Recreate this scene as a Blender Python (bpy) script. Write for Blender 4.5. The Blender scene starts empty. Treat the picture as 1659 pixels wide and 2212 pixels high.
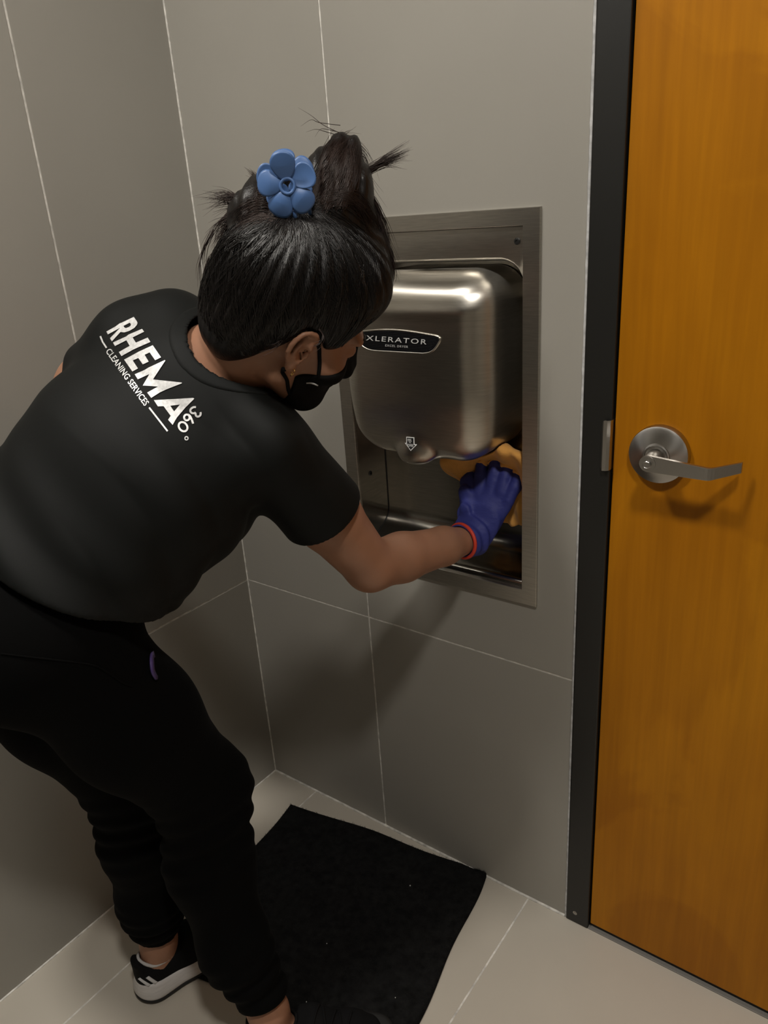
import bpy, bmesh, math, random
import numpy as np
from mathutils import Matrix, Vector

random.seed(7)
rng = np.random.default_rng(7)
scene = bpy.context.scene
COL = scene.collection

# ------------------------------------------------------------------ camera
CAM = np.array([1.2897877, -1.10784386, 1.38988584])
CM = np.array([[0.80531514, 0.58936102, -0.06419588],      # image right
               [0.16825838, -0.33104728, -0.92849169],     # image down
               [-0.56846868, 0.73692692, -0.36576232]])    # viewing direction
FPX = 1623.1426
cam_data = bpy.data.cameras.new('camera')
cam_data.sensor_fit = 'HORIZONTAL'
cam_data.sensor_width = 36.0
cam_data.lens = FPX * 36.0 / 1659.0
cam_data.clip_start = 0.02
cam = bpy.data.objects.new('camera', cam_data)
COL.objects.link(cam)
mw = Matrix.Identity(4)
for i in range(3):
    mw[i][0] = CM[0][i]
    mw[i][1] = -CM[1][i]
    mw[i][2] = -CM[2][i]
    mw[i][3] = CAM[i]
cam.matrix_world = mw
scene.camera = cam

# ------------------------------------------------------------------ world, exposure
world = bpy.data.worlds.new('world')
scene.world = world
world.use_nodes = True
world.node_tree.nodes['Background'].inputs[0].default_value = (0.8, 0.82, 0.85, 1)
world.node_tree.nodes['Background'].inputs[1].default_value = 0.02
scene.view_settings.view_transform = 'Standard'
scene.view_settings.look = 'None'
scene.view_settings.gamma = 1.0
scene.view_settings.use_curve_mapping = False
scene.view_settings.exposure = 0.0
LAMP_POWER = 186.0          # emission of the ceiling lamps' diffusers


def ray(px, py):
    return CM.T @ np.array([(px - 829.5) / FPX, (py - 1106.0) / FPX, 1.0])


def D(px, py, d):
    return CAM + ray(px, py) * d


def PL(px, py, ax, v):
    r = ray(px, py)
    return CAM + r * ((v - CAM[ax]) / r[ax])


def PY(px, py, y):
    return PL(px, py, 1, y)


# ------------------------------------------------------------------ materials
def new_mat(name, base, rough=0.5, metal=0.0, spec=0.5, noise=None, bump=None, sheen=0.0, aniso=0.0,
            sss=0.0, emit=None, coat=0.0, radial=None):
    """noise=(scale, amount, stretch xyz)  bump=(scale, strength, distance, stretch xyz)"""
    m = bpy.data.materials.new(name)
    m.use_nodes = True
    nt = m.node_tree
    b = nt.nodes['Principled BSDF']
    b.inputs['Base Color'].default_value = (*base, 1)
    b.inputs['Roughness'].default_value = rough
    b.inputs['Metallic'].default_value = metal
    b.inputs['Specular IOR Level'].default_value = spec
    b.inputs['Sheen Weight'].default_value = sheen
    b.inputs['Sheen Roughness'].default_value = 0.4
    b.inputs['Anisotropic'].default_value = aniso
    b.inputs['Coat Weight'].default_value = coat
    if sss:
        b.inputs['Subsurface Weight'].default_value = sss
        b.inputs['Subsurface Radius'].default_value = (0.02, 0.008, 0.004)
        b.inputs['Subsurface Scale'].default_value = 0.3
    if emit:
        b.inputs['Emission Color'].default_value = (*emit[0], 1)
        b.inputs['Emission Strength'].default_value = emit[1]
    if radial:
        tg = nt.nodes.new('ShaderNodeTangent')
        tg.direction_type = 'RADIAL'
        tg.axis = radial
        nt.links.new(tg.outputs[0], b.inputs['Tangent'])
    tc = nt.nodes.new('ShaderNodeTexCoord')

    def tex(scale, stretch, detail=4):
        mp = nt.nodes.new('ShaderNodeMapping')
        mp.inputs['Scale'].default_value = stretch
        n = nt.nodes.new('ShaderNodeTexNoise')
        n.inputs['Scale'].default_value = scale
        n.inputs['Detail'].default_value = detail
        nt.links.new(tc.outputs['Object'], mp.inputs['Vector'])
        nt.links.new(mp.outputs['Vector'], n.inputs['Vector'])
        return n
    if noise:
        n = tex(noise[0], noise[2])
        r = nt.nodes.new('ShaderNodeValToRGB')
        a = noise[1]
        r.color_ramp.elements[0].position = 0.3
        r.color_ramp.elements[1].position = 0.7
        r.color_ramp.elements[0].color = (*[c * (1 - a) for c in base], 1)
        r.color_ramp.elements[1].color = (*[min(1, c * (1 + a)) for c in base], 1)
        nt.links.new(n.outputs['Fac'], r.inputs['Fac'])
        nt.links.new(r.outputs['Color'], b.inputs['Base Color'])
    if bump:
        n = tex(bump[0], bump[3], 3)
        bp = nt.nodes.new('ShaderNodeBump')
        bp.inputs['Strength'].default_value = bump[1]
        bp.inputs['Distance'].default_value = bump[2]
        nt.links.new(n.outputs['Fac'], bp.inputs['Height'])
        nt.links.new(bp.outputs['Normal'], b.inputs['Normal'])
    return m


ISO = (1, 1, 1)
MT = {}
MT['tile'] = new_mat('wall_tile', (0.335, 0.318, 0.283), 0.42, noise=(2.2, 0.05, ISO), bump=(60, 0.012, 0.001, ISO))
MT['floortile'] = new_mat('floor_tile', (0.535, 0.49, 0.42), 0.36, noise=(3.0, 0.05, ISO), bump=(60, 0.012, 0.001, ISO))
MT['grout'] = new_mat('grout', (0.68, 0.655, 0.61), 0.8, noise=(60, 0.30, ISO))
MT['plaster'] = new_mat('plaster', (0.62, 0.60, 0.57), 0.8)
MT['ceiling'] = new_mat('ceiling_paint', (0.50, 0.49, 0.47), 0.85)
MT['frame'] = new_mat('black_frame_paint', (0.010, 0.010, 0.009), 0.42, bump=(300, 0.08, 0.0005, ISO))
MT['caulk'] = new_mat('caulk', (0.50, 0.50, 0.50), 0.6, noise=(90, 0.25, ISO))
MT['steel'] = new_mat('brushed_steel', (0.52, 0.495, 0.45), 0.34, metal=1.0, aniso=0.5, noise=(30, 0.10, (1, 1, 14)),
                      bump=(60, 0.03, 0.0004, (1, 1, 18)))
MT['steel_cover'] = new_mat('brushed_steel_cover', (0.60, 0.57, 0.515), 0.31, metal=1.0, aniso=0.75,
                            noise=(26, 0.08, (1, 1, 16)), bump=(60, 0.03, 0.0004, (1, 1, 18)))
MT['turned'] = new_mat('turned_nickel', (0.46, 0.445, 0.42), 0.30, metal=1.0, aniso=0.8, radial='Y')
MT['steel_liner'] = new_mat('shaded_steel_liner', (0.34, 0.325, 0.295), 0.21, metal=1.0, aniso=0.4, noise=(30, 0.10, (1, 1, 14)),
                            bump=(60, 0.03, 0.0004, (1, 1, 18)))  # darker copy of the brushed steel, recess shade put into its base
MT['satin'] = new_mat('satin_nickel', (0.46, 0.445, 0.42), 0.30, metal=1.0, bump=(200, 0.03, 0.0003, (1, 1, 8)))
MT['screw'] = new_mat('dark_screw', (0.05, 0.05, 0.05), 0.4, metal=0.8)
MT['skin'] = new_mat('skin', (0.335, 0.166, 0.100), 0.5, sss=0.12, noise=(18, 0.10, ISO), bump=(260, 0.06, 0.0006, ISO))
MT['shirt'] = new_mat('black_jersey', (0.0028, 0.0034, 0.0031), 0.66, spec=0.20, sheen=0.015,
                      bump=(900, 0.15, 0.0004, ISO))
MT['trousers'] = new_mat('black_fleece', (0.0018, 0.0018, 0.0018), 0.9, spec=0.07, sheen=0.006,
                         bump=(700, 0.25, 0.0005, ISO))
MT['hair'] = new_mat('dark_hair', (0.0050, 0.0036, 0.0032), 0.42, spec=0.35, bump=(90, 0.35, 0.002, (5, 5, 1)))
MT['hair_strand'] = new_mat('combed_strands', (0.0058, 0.0043, 0.0038), 0.37, spec=0.5)
MT['hair_brown'] = new_mat('brown_hair_ends', (0.021, 0.0110, 0.0080), 0.5, spec=0.35)
MT['glove'] = new_mat('blue_nitrile', (0.034, 0.042, 0.215), 0.58, spec=0.3, bump=(70, 0.5, 0.003, (1, 1, 1.8)))
MT['redband'] = new_mat('red_silicone', (0.60, 0.045, 0.020), 0.5)
MT['cloth'] = new_mat('orange_microfibre', (0.80, 0.40, 0.105), 0.95, spec=0.1, sheen=0.3, noise=(40, 0.12, ISO),
                      bump=(420, 0.4, 0.001, ISO))
MT['clip'] = new_mat('blue_clip_plastic', (0.066, 0.140, 0.325), 0.42, spec=0.4)
MT['mask'] = new_mat('black_mask_cloth', (0.004, 0.004, 0.004), 0.85, spec=0.15, bump=(800, 0.2, 0.0004, ISO))
MT['lining'] = new_mat('white_lining', (0.45, 0.44, 0.43), 0.8)
MT['gold'] = new_mat('gold', (0.55, 0.34, 0.12), 0.3, metal=1.0)
MT['mat'] = new_mat('black_carpet', (0.0085, 0.0085, 0.0085), 0.95, spec=0.1, noise=(70, 0.5, ISO),
                    bump=(260, 0.6, 0.003, ISO))
MT['pile'] = new_mat('black_carpet_pile', (0.013, 0.013, 0.013), 0.95, spec=0.1, noise=(40, 0.6, ISO))
MT['sole'] = new_mat('white_midsole', (0.55, 0.53, 0.52), 0.55, noise=(40, 0.08, (1, 1, 6)))
MT['outsole'] = new_mat('black_rubber', (0.006, 0.006, 0.006), 0.7)
MT['knit'] = new_mat('black_knit_upper', (0.005, 0.005, 0.0055), 0.85, spec=0.15, bump=(500, 0.4, 0.0008, ISO))
MT['stripe'] = new_mat('white_stripe', (0.6, 0.6, 0.6), 0.5)
MT['print'] = new_mat('silver_print', (0.62, 0.62, 0.62), 0.42, metal=0.25, noise=(260, 0.18, ISO),
                      bump=(120, 0.25, 0.001, ISO))
MT['badge'] = new_mat('black_badge', (0.004, 0.004, 0.005), 0.5, spec=0.2)
MT['badge_letter'] = new_mat('badge_letters', (0.66, 0.66, 0.65), 0.4, metal=0.25)
MT['sticker_white'] = new_mat('sticker_white', (0.75, 0.75, 0.74), 0.5)
MT['sticker_black'] = new_mat('sticker_black', (0.008, 0.008, 0.008), 0.5)
MT['purple'] = new_mat('purple_strap', (0.065, 0.04, 0.16), 0.5)
MT['brow'] = new_mat('eyebrow_hair', (0.012, 0.008, 0.006), 0.7)
MT['lip'] = new_mat('lip_skin', (0.36, 0.13, 0.10), 0.45)
MT['lint'] = new_mat('white_lint', (0.7, 0.7, 0.68), 0.9)
MT['threshold_shade'] = new_mat('shaded_threshold', (0.19, 0.18, 0.165), 0.5)  # threshold grey includes the shadow below the door
MT['gap_shade'] = new_mat('dark_door_gap', (0.012, 0.011, 0.010), 0.7)  # near-black for the shade in the gap under the door
MT['diffuser'] = new_mat('lamp_diffuser', (0.9, 0.9, 0.88), 0.6, emit=((1.0, 0.955, 0.88), LAMP_POWER))
MT['lamp_body'] = new_mat('lamp_housing', (0.75, 0.75, 0.74), 0.5)


def wood_material():
    m = bpy.data.materials.new('maple_veneer')
    m.use_nodes = True
    nt = m.node_tree
    b = nt.nodes['Principled BSDF']
    b.inputs['Roughness'].default_value = 0.42
    b.inputs['Specular IOR Level'].default_value = 0.22
    tc = nt.nodes.new('ShaderNodeTexCoord')

    def noise(scale, sx, sz, detail, dist=0.0):
        mp = nt.nodes.new('ShaderNodeMapping')
        mp.inputs['Scale'].default_value = (sx, 1, sz)
        n = nt.nodes.new('ShaderNodeTexNoise')
        n.inputs['Scale'].default_value = scale
        n.inputs['Detail'].default_value = detail
        n.inputs['Distortion'].default_value = dist
        nt.links.new(tc.outputs['Object'], mp.inputs['Vector'])
        nt.links.new(mp.outputs['Vector'], n.inputs['Vector'])
        return n
    def ramp(n, p0, c0, p1, c1):
        r = nt.nodes.new('ShaderNodeValToRGB')
        r.color_ramp.elements[0].position, r.color_ramp.elements[1].position = p0, p1
        r.color_ramp.elements[0].color, r.color_ramp.elements[1].color = (*c0, 1), (*c1, 1)
        nt.links.new(n.outputs['Fac'], r.inputs['Fac'])
        return r
    def mix(mode, fac, a, c):
        x = nt.nodes.new('ShaderNodeMixRGB')
        x.blend_type = mode
        x.inputs[0].default_value = fac
        nt.links.new(a.outputs[0], x.inputs[1])
        nt.links.new(c.outputs[0], x.inputs[2])
        return x
    cloud = ramp(noise(2.6, 1.6, 0.7, 3, 0.4), 0.30, WOOD_A, 0.72, WOOD_B)
    grain = ramp(noise(34, 1.0, 0.035, 5, 0.2), 0.30, (0.86, 0.84, 0.80), 0.75, (1.08, 1.08, 1.10))
    fleck = ramp(noise(120, 1.0, 0.05, 2), 0.35, (0.93, 0.92, 0.9), 0.7, (1.03, 1.03, 1.03))
    figure = ramp(noise(3.4, 0.9, 0.5, 6, 1.6), 0.48, (0.96, 0.95, 0.95), 0.53, (1.09, 1.12, 1.3))
    c = mix('MULTIPLY', 1.0, cloud, grain)
    c = mix('MULTIPLY', 1.0, c, fleck)
    c = mix('MULTIPLY', 0.9, c, figure)
    nt.links.new(c.outputs[0], b.inputs['Base Color'])
    return m


WOOD_A = (0.370, 0.128, 0.0010)
WOOD_B = (0.465, 0.182, 0.0030)
MT['wood'] = wood_material()


# ------------------------------------------------------------------ object helpers
def tag(o, label=None, cat=None, group=None, kind=None):
    if label:
        o['label'] = label
    if cat:
        o['category'] = cat
    if group:
        o['group'] = group
    if kind:
        o['kind'] = kind
    return o


def empty(name, loc):
    o = bpy.data.objects.new(name, None)
    o.empty_display_size = 0.05
    o.location = loc
    COL.objects.link(o)
    return o


def link(name, me, parent=None, mat=None):
    o = bpy.data.objects.new(name, me)
    COL.objects.link(o)
    if mat is not None:
        me.materials.append(MT[mat] if isinstance(mat, str) else mat)
    if parent is not None:
        o.parent = parent
        # every part is modelled in world coordinates; undo the parents' offsets
        off = Vector((0, 0, 0))
        p = parent
        while p is not None:
            off += Vector(p.location)
            p = p.parent
        o.location = -off
    return o


def mesh(name, V, F, mat, parent=None, smooth=True):
    me = bpy.data.meshes.new(name)
    V = np.asarray(V, float)
    if isinstance(F, np.ndarray):
        n, k = F.shape
        me.vertices.add(len(V))
        me.vertices.foreach_set('co', V.astype(np.float32).ravel())
        me.loops.add(n * k)
        me.loops.foreach_set('vertex_index', F.astype(np.int32).ravel())
        me.polygons.add(n)
        me.polygons.foreach_set('loop_start', np.arange(n, dtype=np.int32) * k)
        me.update(calc_edges=True)
    else:
        me.from_pydata([tuple(v) for v in V], [], F)
    me.validate()
    if smooth:
        me.polygons.foreach_set('use_smooth', [True] * len(me.polygons))
    return link(name, me, parent, mat)


def bm_obj(name, bm, mat, parent=None, smooth=False):
    bmesh.ops.recalc_face_normals(bm, faces=bm.faces)
    me = bpy.data.meshes.new(name)
    bm.to_mesh(me)
    bm.free()
    if smooth:
        me.polygons.foreach_set('use_smooth', [True] * len(me.polygons))
    return link(name, me, parent, mat)


def add_box(bm, lo, hi, bevel=0.0):
    g = bmesh.ops.create_cube(bm, size=1.0)
    vs = g['verts']
    for v in vs:
        v.co = Vector([lo[i] + (v.co[i] + 0.5) * (hi[i] - lo[i]) for i in range(3)])
    if bevel:
        es = list({e for v in vs for e in v.link_edges})
        bmesh.ops.bevel(bm, geom=es, offset=bevel, segments=2, affect='EDGES', profile=0.5)


def box(name, lo, hi, mat, parent=None, bevel=0.0):
    bm = bmesh.new()
    add_box(bm, lo, hi, bevel)
    return bm_obj(name, bm, mat, parent)


def frame_of(axis):
    a = np.asarray(axis, float)
    a = a / np.linalg.norm(a)
    h = np.array([0, 0, 1.0]) if abs(a[2]) < 0.9 else np.array([1.0, 0, 0])
    u = np.cross(h, a)
    u /= np.linalg.norm(u)
    return u, np.cross(a, u), a


def lathe(name, origin, axis, prof, mat, parent=None, seg=40, smooth=True):
    """prof: list of (radius, height along axis)"""
    u, v, a = frame_of(axis)
    V, F = [], []
    o = np.asarray(origin, float)
    for r, h in prof:
        for k in range(seg):
            t = 2 * math.pi * k / seg
            V.append(o + a * h + u * (r * math.cos(t)) + v * (r * math.sin(t)))
    n = len(prof)
    for i in range(n - 1):
        for k in range(seg):
            k2 = (k + 1) % seg
            F.append((i * seg + k, i * seg + k2, (i + 1) * seg + k2, (i + 1) * seg + k))
    F.append(tuple(range(seg))[::-1])
    F.append(tuple((n - 1) * seg + k for k in range(seg)))
    ob = mesh(name, V, F, mat, parent, smooth)
    if smooth:
        md = ob.modifiers.new('split', 'EDGE_SPLIT')
        md.split_angle = math.radians(35)
    return ob


def tube_data(pts, rad, sides=6, closed=False):
    pts = np.asarray(pts, float)
    n = len(pts)
    rad = np.broadcast_to(np.asarray(rad, float), (n,))
    if closed:
        T = np.roll(pts, -1, 0) - np.roll(pts, 1, 0)
    else:
        T = np.gradient(pts, axis=0)
    T /= np.linalg.norm(T, axis=1)[:, None] + 1e-12
    ref = np.array([0.31, 0.52, 0.79])
    U = np.cross(T, ref)
    U /= np.linalg.norm(U, axis=1)[:, None] + 1e-12
    W = np.cross(T, U)
    a = np.linspace(0, 2 * np.pi, sides, endpoint=False)
    V = pts[:, None] + rad[:, None, None] * (np.cos(a)[None, :, None] * U[:, None] + np.sin(a)[None, :, None] * W[:, None])
    F = []
    m = n if closed else n - 1
    for i in range(m):
        j = (i + 1) % n
        for k in range(sides):
            k2 = (k + 1) % sides
            F.append((i * sides + k, i * sides + k2, j * sides + k2, j * sides + k))
    return V.reshape(-1, 3), np.array(F)


def tube(name, pts, rad, mat, parent=None, sides=10, closed=False):
    V, F = tube_data(pts, rad, sides, closed)
    F = [tuple(f) for f in F]
    if not closed:
        n = len(pts)
        F.append(tuple(range(sides))[::-1])
        F.append(tuple((n - 1) * sides + k for k in range(sides)))
    return mesh(name, V, F, mat, parent)


def smooth_path(P, n=40, closed=False):
    P = np.asarray(P, float)
    if closed:
        P = np.vstack([P[-1], P, P[0], P[1]])
    else:
        P = np.vstack([2 * P[0] - P[1], P, 2 * P[-1] - P[-2]])
    segs = len(P) - 3
    out = []
    for t in np.linspace(0, segs, n, endpoint=not closed):
        i = min(int(t), segs - 1)
        u = t - i
        p0, p1, p2, p3 = P[i:i + 4]
        out.append(0.5 * (2 * p1 + (p2 - p0) * u + (2 * p0 - 5 * p1 + 4 * p2 - p3) * u * u
                          + (3 * p1 - p0 - 3 * p2 + p3) * u ** 3))
    return np.array(out)


# ------------------------------------------------------------------ implicit surfaces -> mesh
def smin(a, b, k):
    h = np.clip(0.5 + 0.5 * (b - a) / k, 0, 1)
    return b * (1 - h) + a * h - k * h * (1 - h)


def smax(a, b, k):
    return -smin(-a, -b, k)


def econe(A, B, ra, rb, U=None):
    """tapered limb with elliptical section: ra/rb = (radius along U, radius across)"""
    A, B = np.asarray(A, float), np.asarray(B, float)
    L = np.linalg.norm(B - A)
    ax = (B - A) / L
    if U is None:
        U = frame_of(ax)[0]
    U = np.asarray(U, float)
    U = U - ax * (U @ ax)
    U = U / np.linalg.norm(U)
    W = np.cross(ax, U)
    ra = (ra, ra) if np.isscalar(ra) else ra
    rb = (rb, rb) if np.isscalar(rb) else rb

    def f(P):
        q = P - A
        s = q @ ax
        t = np.clip(s / L, 0, 1)
        w = s - t * L
        u = q @ U
        v = q @ W
        a = ra[0] + (rb[0] - ra[0]) * t
        b = ra[1] + (rb[1] - ra[1]) * t
        c = np.minimum(a, b)
        k0 = np.sqrt((u / a) ** 2 + (v / b) ** 2 + (w / c) ** 2) + 1e-9
        k1 = np.sqrt((u / a ** 2) ** 2 + (v / b ** 2) ** 2 + (w / c ** 2) ** 2) + 1e-9
        return np.where(k0 < 0.3, (k0 - 1) * np.minimum(c, 1), k0 * (k0 - 1) / k1)
    return f


def ell(c, r, axes=None):
    c = np.asarray(c, float)
    r = np.asarray(r, float)
    A = np.eye(3) if axes is None else np.asarray(axes, float)

    def f(P):
        q = (P - c) @ A
        k0 = np.sqrt(((q / r) ** 2).sum(1)) + 1e-9
        k1 = np.sqrt(((q / r ** 2) ** 2).sum(1)) + 1e-9
        return np.where(k0 < 0.3, (k0 - 1) * r.min(), k0 * (k0 - 1) / k1)
    return f


def union(fs, k):
    def f(P):
        d = fs[0](P)
        for g in fs[1:]:
            d = smin(d, g(P), k)
        return d
    return f


def chain(pts, radii, U=None, k=0.02):
    fs = [econe(pts[i], pts[i + 1], radii[i], radii[i + 1], U) for i in range(len(pts) - 1)]
    return union(fs, k)


def snet(f, lo, hi, h, slack=1.25):
    """sparse surface nets of the implicit function f in the box lo..hi with cell h"""
    lo, hi = np.asarray(lo, float), np.asarray(hi, float)
    L = 4
    n = np.ceil((hi - lo) / (h * 2 ** L)).astype(int) + 1
    cells = np.stack(np.meshgrid(*[np.arange(k) for k in n], indexing='ij'), -1).reshape(-1, 3)
    for lev in range(L, -1, -1):
        s = h * 2 ** lev
        d = f(lo + (cells + 0.5) * s)
        cells = cells[np.abs(d) < s * slack]
        if lev:
            off = np.array([[i, j, k] for i in (0, 1) for j in (0, 1) for k in (0, 1)])
            cells = (cells[:, None] * 2 + off).reshape(-1, 3)
    BIG = 1 << 20
    key = lambda c: (c[..., 0] * BIG + c[..., 1]) * BIG + c[..., 2]
    off = np.array([[i, j, k] for i in (0, 1) for j in (0, 1) for k in (0, 1)])
    cor = cells[:, None] + off
    ck = key(cor)
    uk, inv = np.unique(ck.ravel(), return_inverse=True)
    uc = np.stack([uk // (BIG * BIG), (uk // BIG) % BIG, uk % BIG], 1)
    val = f(lo + uc * h)
    cv = val[inv].reshape(-1, 8)
    act = (cv.min(1) < 0) & (cv.max(1) >= 0)
    cells, cv = cells[act], cv[act]
    edges = [(a, b) for a in range(8) for b in range(a + 1, 8) if bin(a ^ b).count('1') == 1]
    offm = off.astype(float)
    acc = np.zeros((len(cells), 3))
    cnt = np.zeros(len(cells))
    for a, b in edges:
        va, vb = cv[:, a], cv[:, b]
        c = (va < 0) != (vb < 0)
        t = np.where(c, va / np.where(c, va - vb, 1), 0)
        p = offm[a] + t[:, None] * (offm[b] - offm[a])
        acc += p * c[:, None]
        cnt += c
    V = lo + (cells + acc / cnt[:, None]) * h
    kc = key(cells)
    order = np.argsort(kc)
    ks = kc[order]

    def find(c):
        k = key(c)
        i = np.clip(np.searchsorted(ks, k), 0, len(ks) - 1)
        return np.where(ks[i] == k, order[i], -1)
    F = []
    for ax in range(3):
        e = 1 << (2 - ax)
        va, vb = cv[:, 0], cv[:, e]
        c = (va < 0) != (vb < 0)
        base = cells[c]
        flip = (va < 0)[c]
        b1, b2 = [(1, 2), (2, 0), (0, 1)][ax]
        d1 = np.zeros(3, int); d1[b1] = 1
        d2 = np.zeros(3, int); d2[b2] = 1
        q = np.stack([find(base), find(base - d1), find(base - d1 - d2), find(base - d2)], 1)
        ok = (q >= 0).all(1)
        q, fl = q[ok], flip[ok]
        q[~fl] = q[~fl][:, ::-1]
        F.append(q)
    F = np.vstack(F)
    return V, F


def relax_mesh(V, F, it=1, lam=0.5):
    for _ in range(it):
        n = len(V)
        acc = np.zeros((n, 3))
        cnt = np.zeros(n)
        for a, b in ((0, 1), (1, 2), (2, 3), (3, 0)):
            for i, j in ((F[:, a], F[:, b]), (F[:, b], F[:, a])):
                for c in range(3):
                    acc[:, c] += np.bincount(i, V[j, c], n)
                cnt += np.bincount(i, minlength=n)
        V = V + lam * (acc / np.maximum(cnt, 1)[:, None] - V)
    return V


def largest(V, F):
    """keep only the largest connected piece"""
    n = len(V)
    lab = np.arange(n)
    E = np.vstack([F[:, [0, 1]], F[:, [1, 2]], F[:, [2, 3]], F[:, [3, 0]]])
    while True:
        m = np.minimum(lab[E[:, 0]], lab[E[:, 1]])
        new = lab.copy()
        np.minimum.at(new, E[:, 0], m)
        np.minimum.at(new, E[:, 1], m)
        new = new[new]
        new = new[new]
        if (new == lab).all():
            break
        lab = new
    best = np.bincount(lab).argmax()
    keep = lab == best
    idx = np.cumsum(keep) - 1
    return V[keep], idx[F[keep[F].all(1)]]


def sdf_mesh(name, f, lo, hi, h, mat, parent=None, relax=1, fit=0, slack=1.25, whole=False):
    V, F = snet(f, lo, hi, h, slack)
    if whole:
        V, F = largest(V, F)
    V = relax_mesh(V, F, relax)
    for _ in range(fit):                       # pull the vertices back onto the surface
        e = h * 0.5
        g = np.stack([f(V + e * np.eye(3)[i]) - f(V - e * np.eye(3)[i]) for i in range(3)], 1) / (2 * e)
        g2 = (g ** 2).sum(1) + 1e-6
        step = (f(V) / g2)[:, None] * g
        l = np.linalg.norm(step, axis=1)[:, None] + 1e-9
        V = V - step * np.minimum(1, 0.6 * h / l) * 0.7
    return mesh(name, V, F, mat, parent)


def trace(f, px, py, d0, d1=None):
    """first hit of the view rays through the given pixels with the surface f"""
    px, py = np.asarray(px, float), np.asarray(py, float)
    R = np.stack([(px - 829.5) / FPX, (py - 1106.0) / FPX, np.ones_like(px)], 1) @ CM
    Ln = np.linalg.norm(R, axis=1)
    t = np.full(len(px), float(d0))
    for _ in range(64):
        d = f(CAM + R * t[:, None])
        t = t + np.clip(d, -0.02, 0.05) * 0.6 / Ln
    return CAM + R * t[:, None]


def grad(f, P, e=0.002):
    g = np.stack([f(P + e * np.eye(3)[i]) - f(P - e * np.eye(3)[i]) for i in range(3)], 1)
    return g / (np.linalg.norm(g, axis=1)[:, None] + 1e-12)


# ------------------------------------------------------------------ flat artwork helpers (lettering, badges)
def poly_art(loops):
    """2D outlines (outer loops and holes) -> triangulated 2D mesh data"""
    cu = bpy.data.curves.new('art', 'CURVE')
    cu.dimensions = '2D'
    cu.fill_mode = 'BOTH'
    for lp in loops:
        sp = cu.splines.new('POLY')
        sp.points.add(len(lp) - 1)
        for i, p in enumerate(lp):
            sp.points[i].co = (p[0], p[1], 0, 1)
        sp.use_cyclic_u = True
    ob = bpy.data.objects.new('art', cu)
    COL.objects.link(ob)
    dg = bpy.context.evaluated_depsgraph_get()
    dg.update()
    me = bpy.data.meshes.new_from_object(ob.evaluated_get(dg))
    bpy.data.objects.remove(ob)
    bpy.data.curves.remove(cu)
    return me


def text_art(s, bold=0.0, spacing=1.0):
    cu = bpy.data.curves.new('art', 'FONT')
    cu.body = s
    cu.size = 1.0
    cu.offset = bold
    cu.space_character = spacing
    cu.resolution_u = 3
    cu.fill_mode = 'FRONT'
    ob = bpy.data.objects.new('art', cu)
    COL.objects.link(ob)
    dg = bpy.context.evaluated_depsgraph_get()
    dg.update()
    me = bpy.data.meshes.new_from_object(ob.evaluated_get(dg))
    bpy.data.objects.remove(ob)
    bpy.data.curves.remove(cu)
    return me


def art_on_surface(name, me2d, to_px, f, d0, mat, parent, lift=0.0006, step=4.0):
    """lay flat artwork onto the surface f; to_px maps its 2D coordinates to photo pixels"""
    bm = bmesh.new()
    bm.from_mesh(me2d)
    bpy.data.meshes.remove(me2d)
    bmesh.ops.remove_doubles(bm, verts=bm.verts, dist=1e-6)
    co = np.array([v.co[:2] for v in bm.verts])
    p = to_px(co)
    for v, q in zip(bm.verts, p):
        v.co = (q[0], q[1], 0)
    lo, hi = p.min(0), p.max(0)
    for ax in (0, 1):
        x = lo[ax] + step
        while x < hi[ax]:
            n = [0, 0, 0]; n[ax] = 1
            c = [0, 0, 0]; c[ax] = x
            bmesh.ops.bisect_plane(bm, geom=bm.verts[:] + bm.edges[:] + bm.faces[:], plane_co=c, plane_no=n, dist=1e-5)
            x += step
    co = np.array([v.co[:2] for v in bm.verts])
    P = trace(f, co[:, 0], co[:, 1], d0)
    P = P + grad(f, P) * lift
    for v, q in zip(bm.verts, P):
        v.co = q
    me = bpy.data.meshes.new(name)
    bm.to_mesh(me)
    bm.free()
    me.polygons.foreach_set('use_smooth', [True] * len(me.polygons))
    return link(name, me, parent, mat)


def stroke(pts, w, closed=False):
    """outline loops of a thick 2D line"""
    P = np.asarray(pts, float)
    T = (np.roll(P, -1, 0) - np.roll(P, 1, 0)) if closed else np.gradient(P, axis=0)
    T /= np.linalg.norm(T, axis=1)[:, None]
    N = np.stack([-T[:, 1], T[:, 0]], 1)
    if closed:
        return [P + N * w / 2, P - N * w / 2]
    return [np.vstack([P + N * w / 2, (P - N * w / 2)[::-1]])]

# =================================================================== THE ROOM
H_JOINT, XA, XB = 0.5835, 0.3738, 0.841
XL, XR, ZT, ZB = 0.3511, 0.7694, 1.3884, 0.7170          # outer edges of the recess flange
HOLE = (XL + 0.012, ZB + 0.012, XR - 0.012, ZT - 0.012)
RX1, RY0, RZ1 = 3.1, -3.2, 2.6
G = 0.0018                                               # half a joint


def minus(r, h):
    """rectangle r minus rectangle h as a list of rectangles (x0, z0, x1, z1)"""
    x0, z0, x1, z1 = r
    a0, b0, a1, b1 = max(x0, h[0]), max(z0, h[1]), min(x1, h[2]), min(z1, h[3])
    if a0 >= a1 or b0 >= b1:
        return [r]
    out = []
    if x0 < a0: out.append((x0, z0, a0, z1))
    if a1 < x1: out.append((a1, z0, x1, z1))
    if z0 < b0: out.append((a0, z0, a1, b0))
    if b1 < z1: out.append((a0, b1, a1, z1))
    return out


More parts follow.
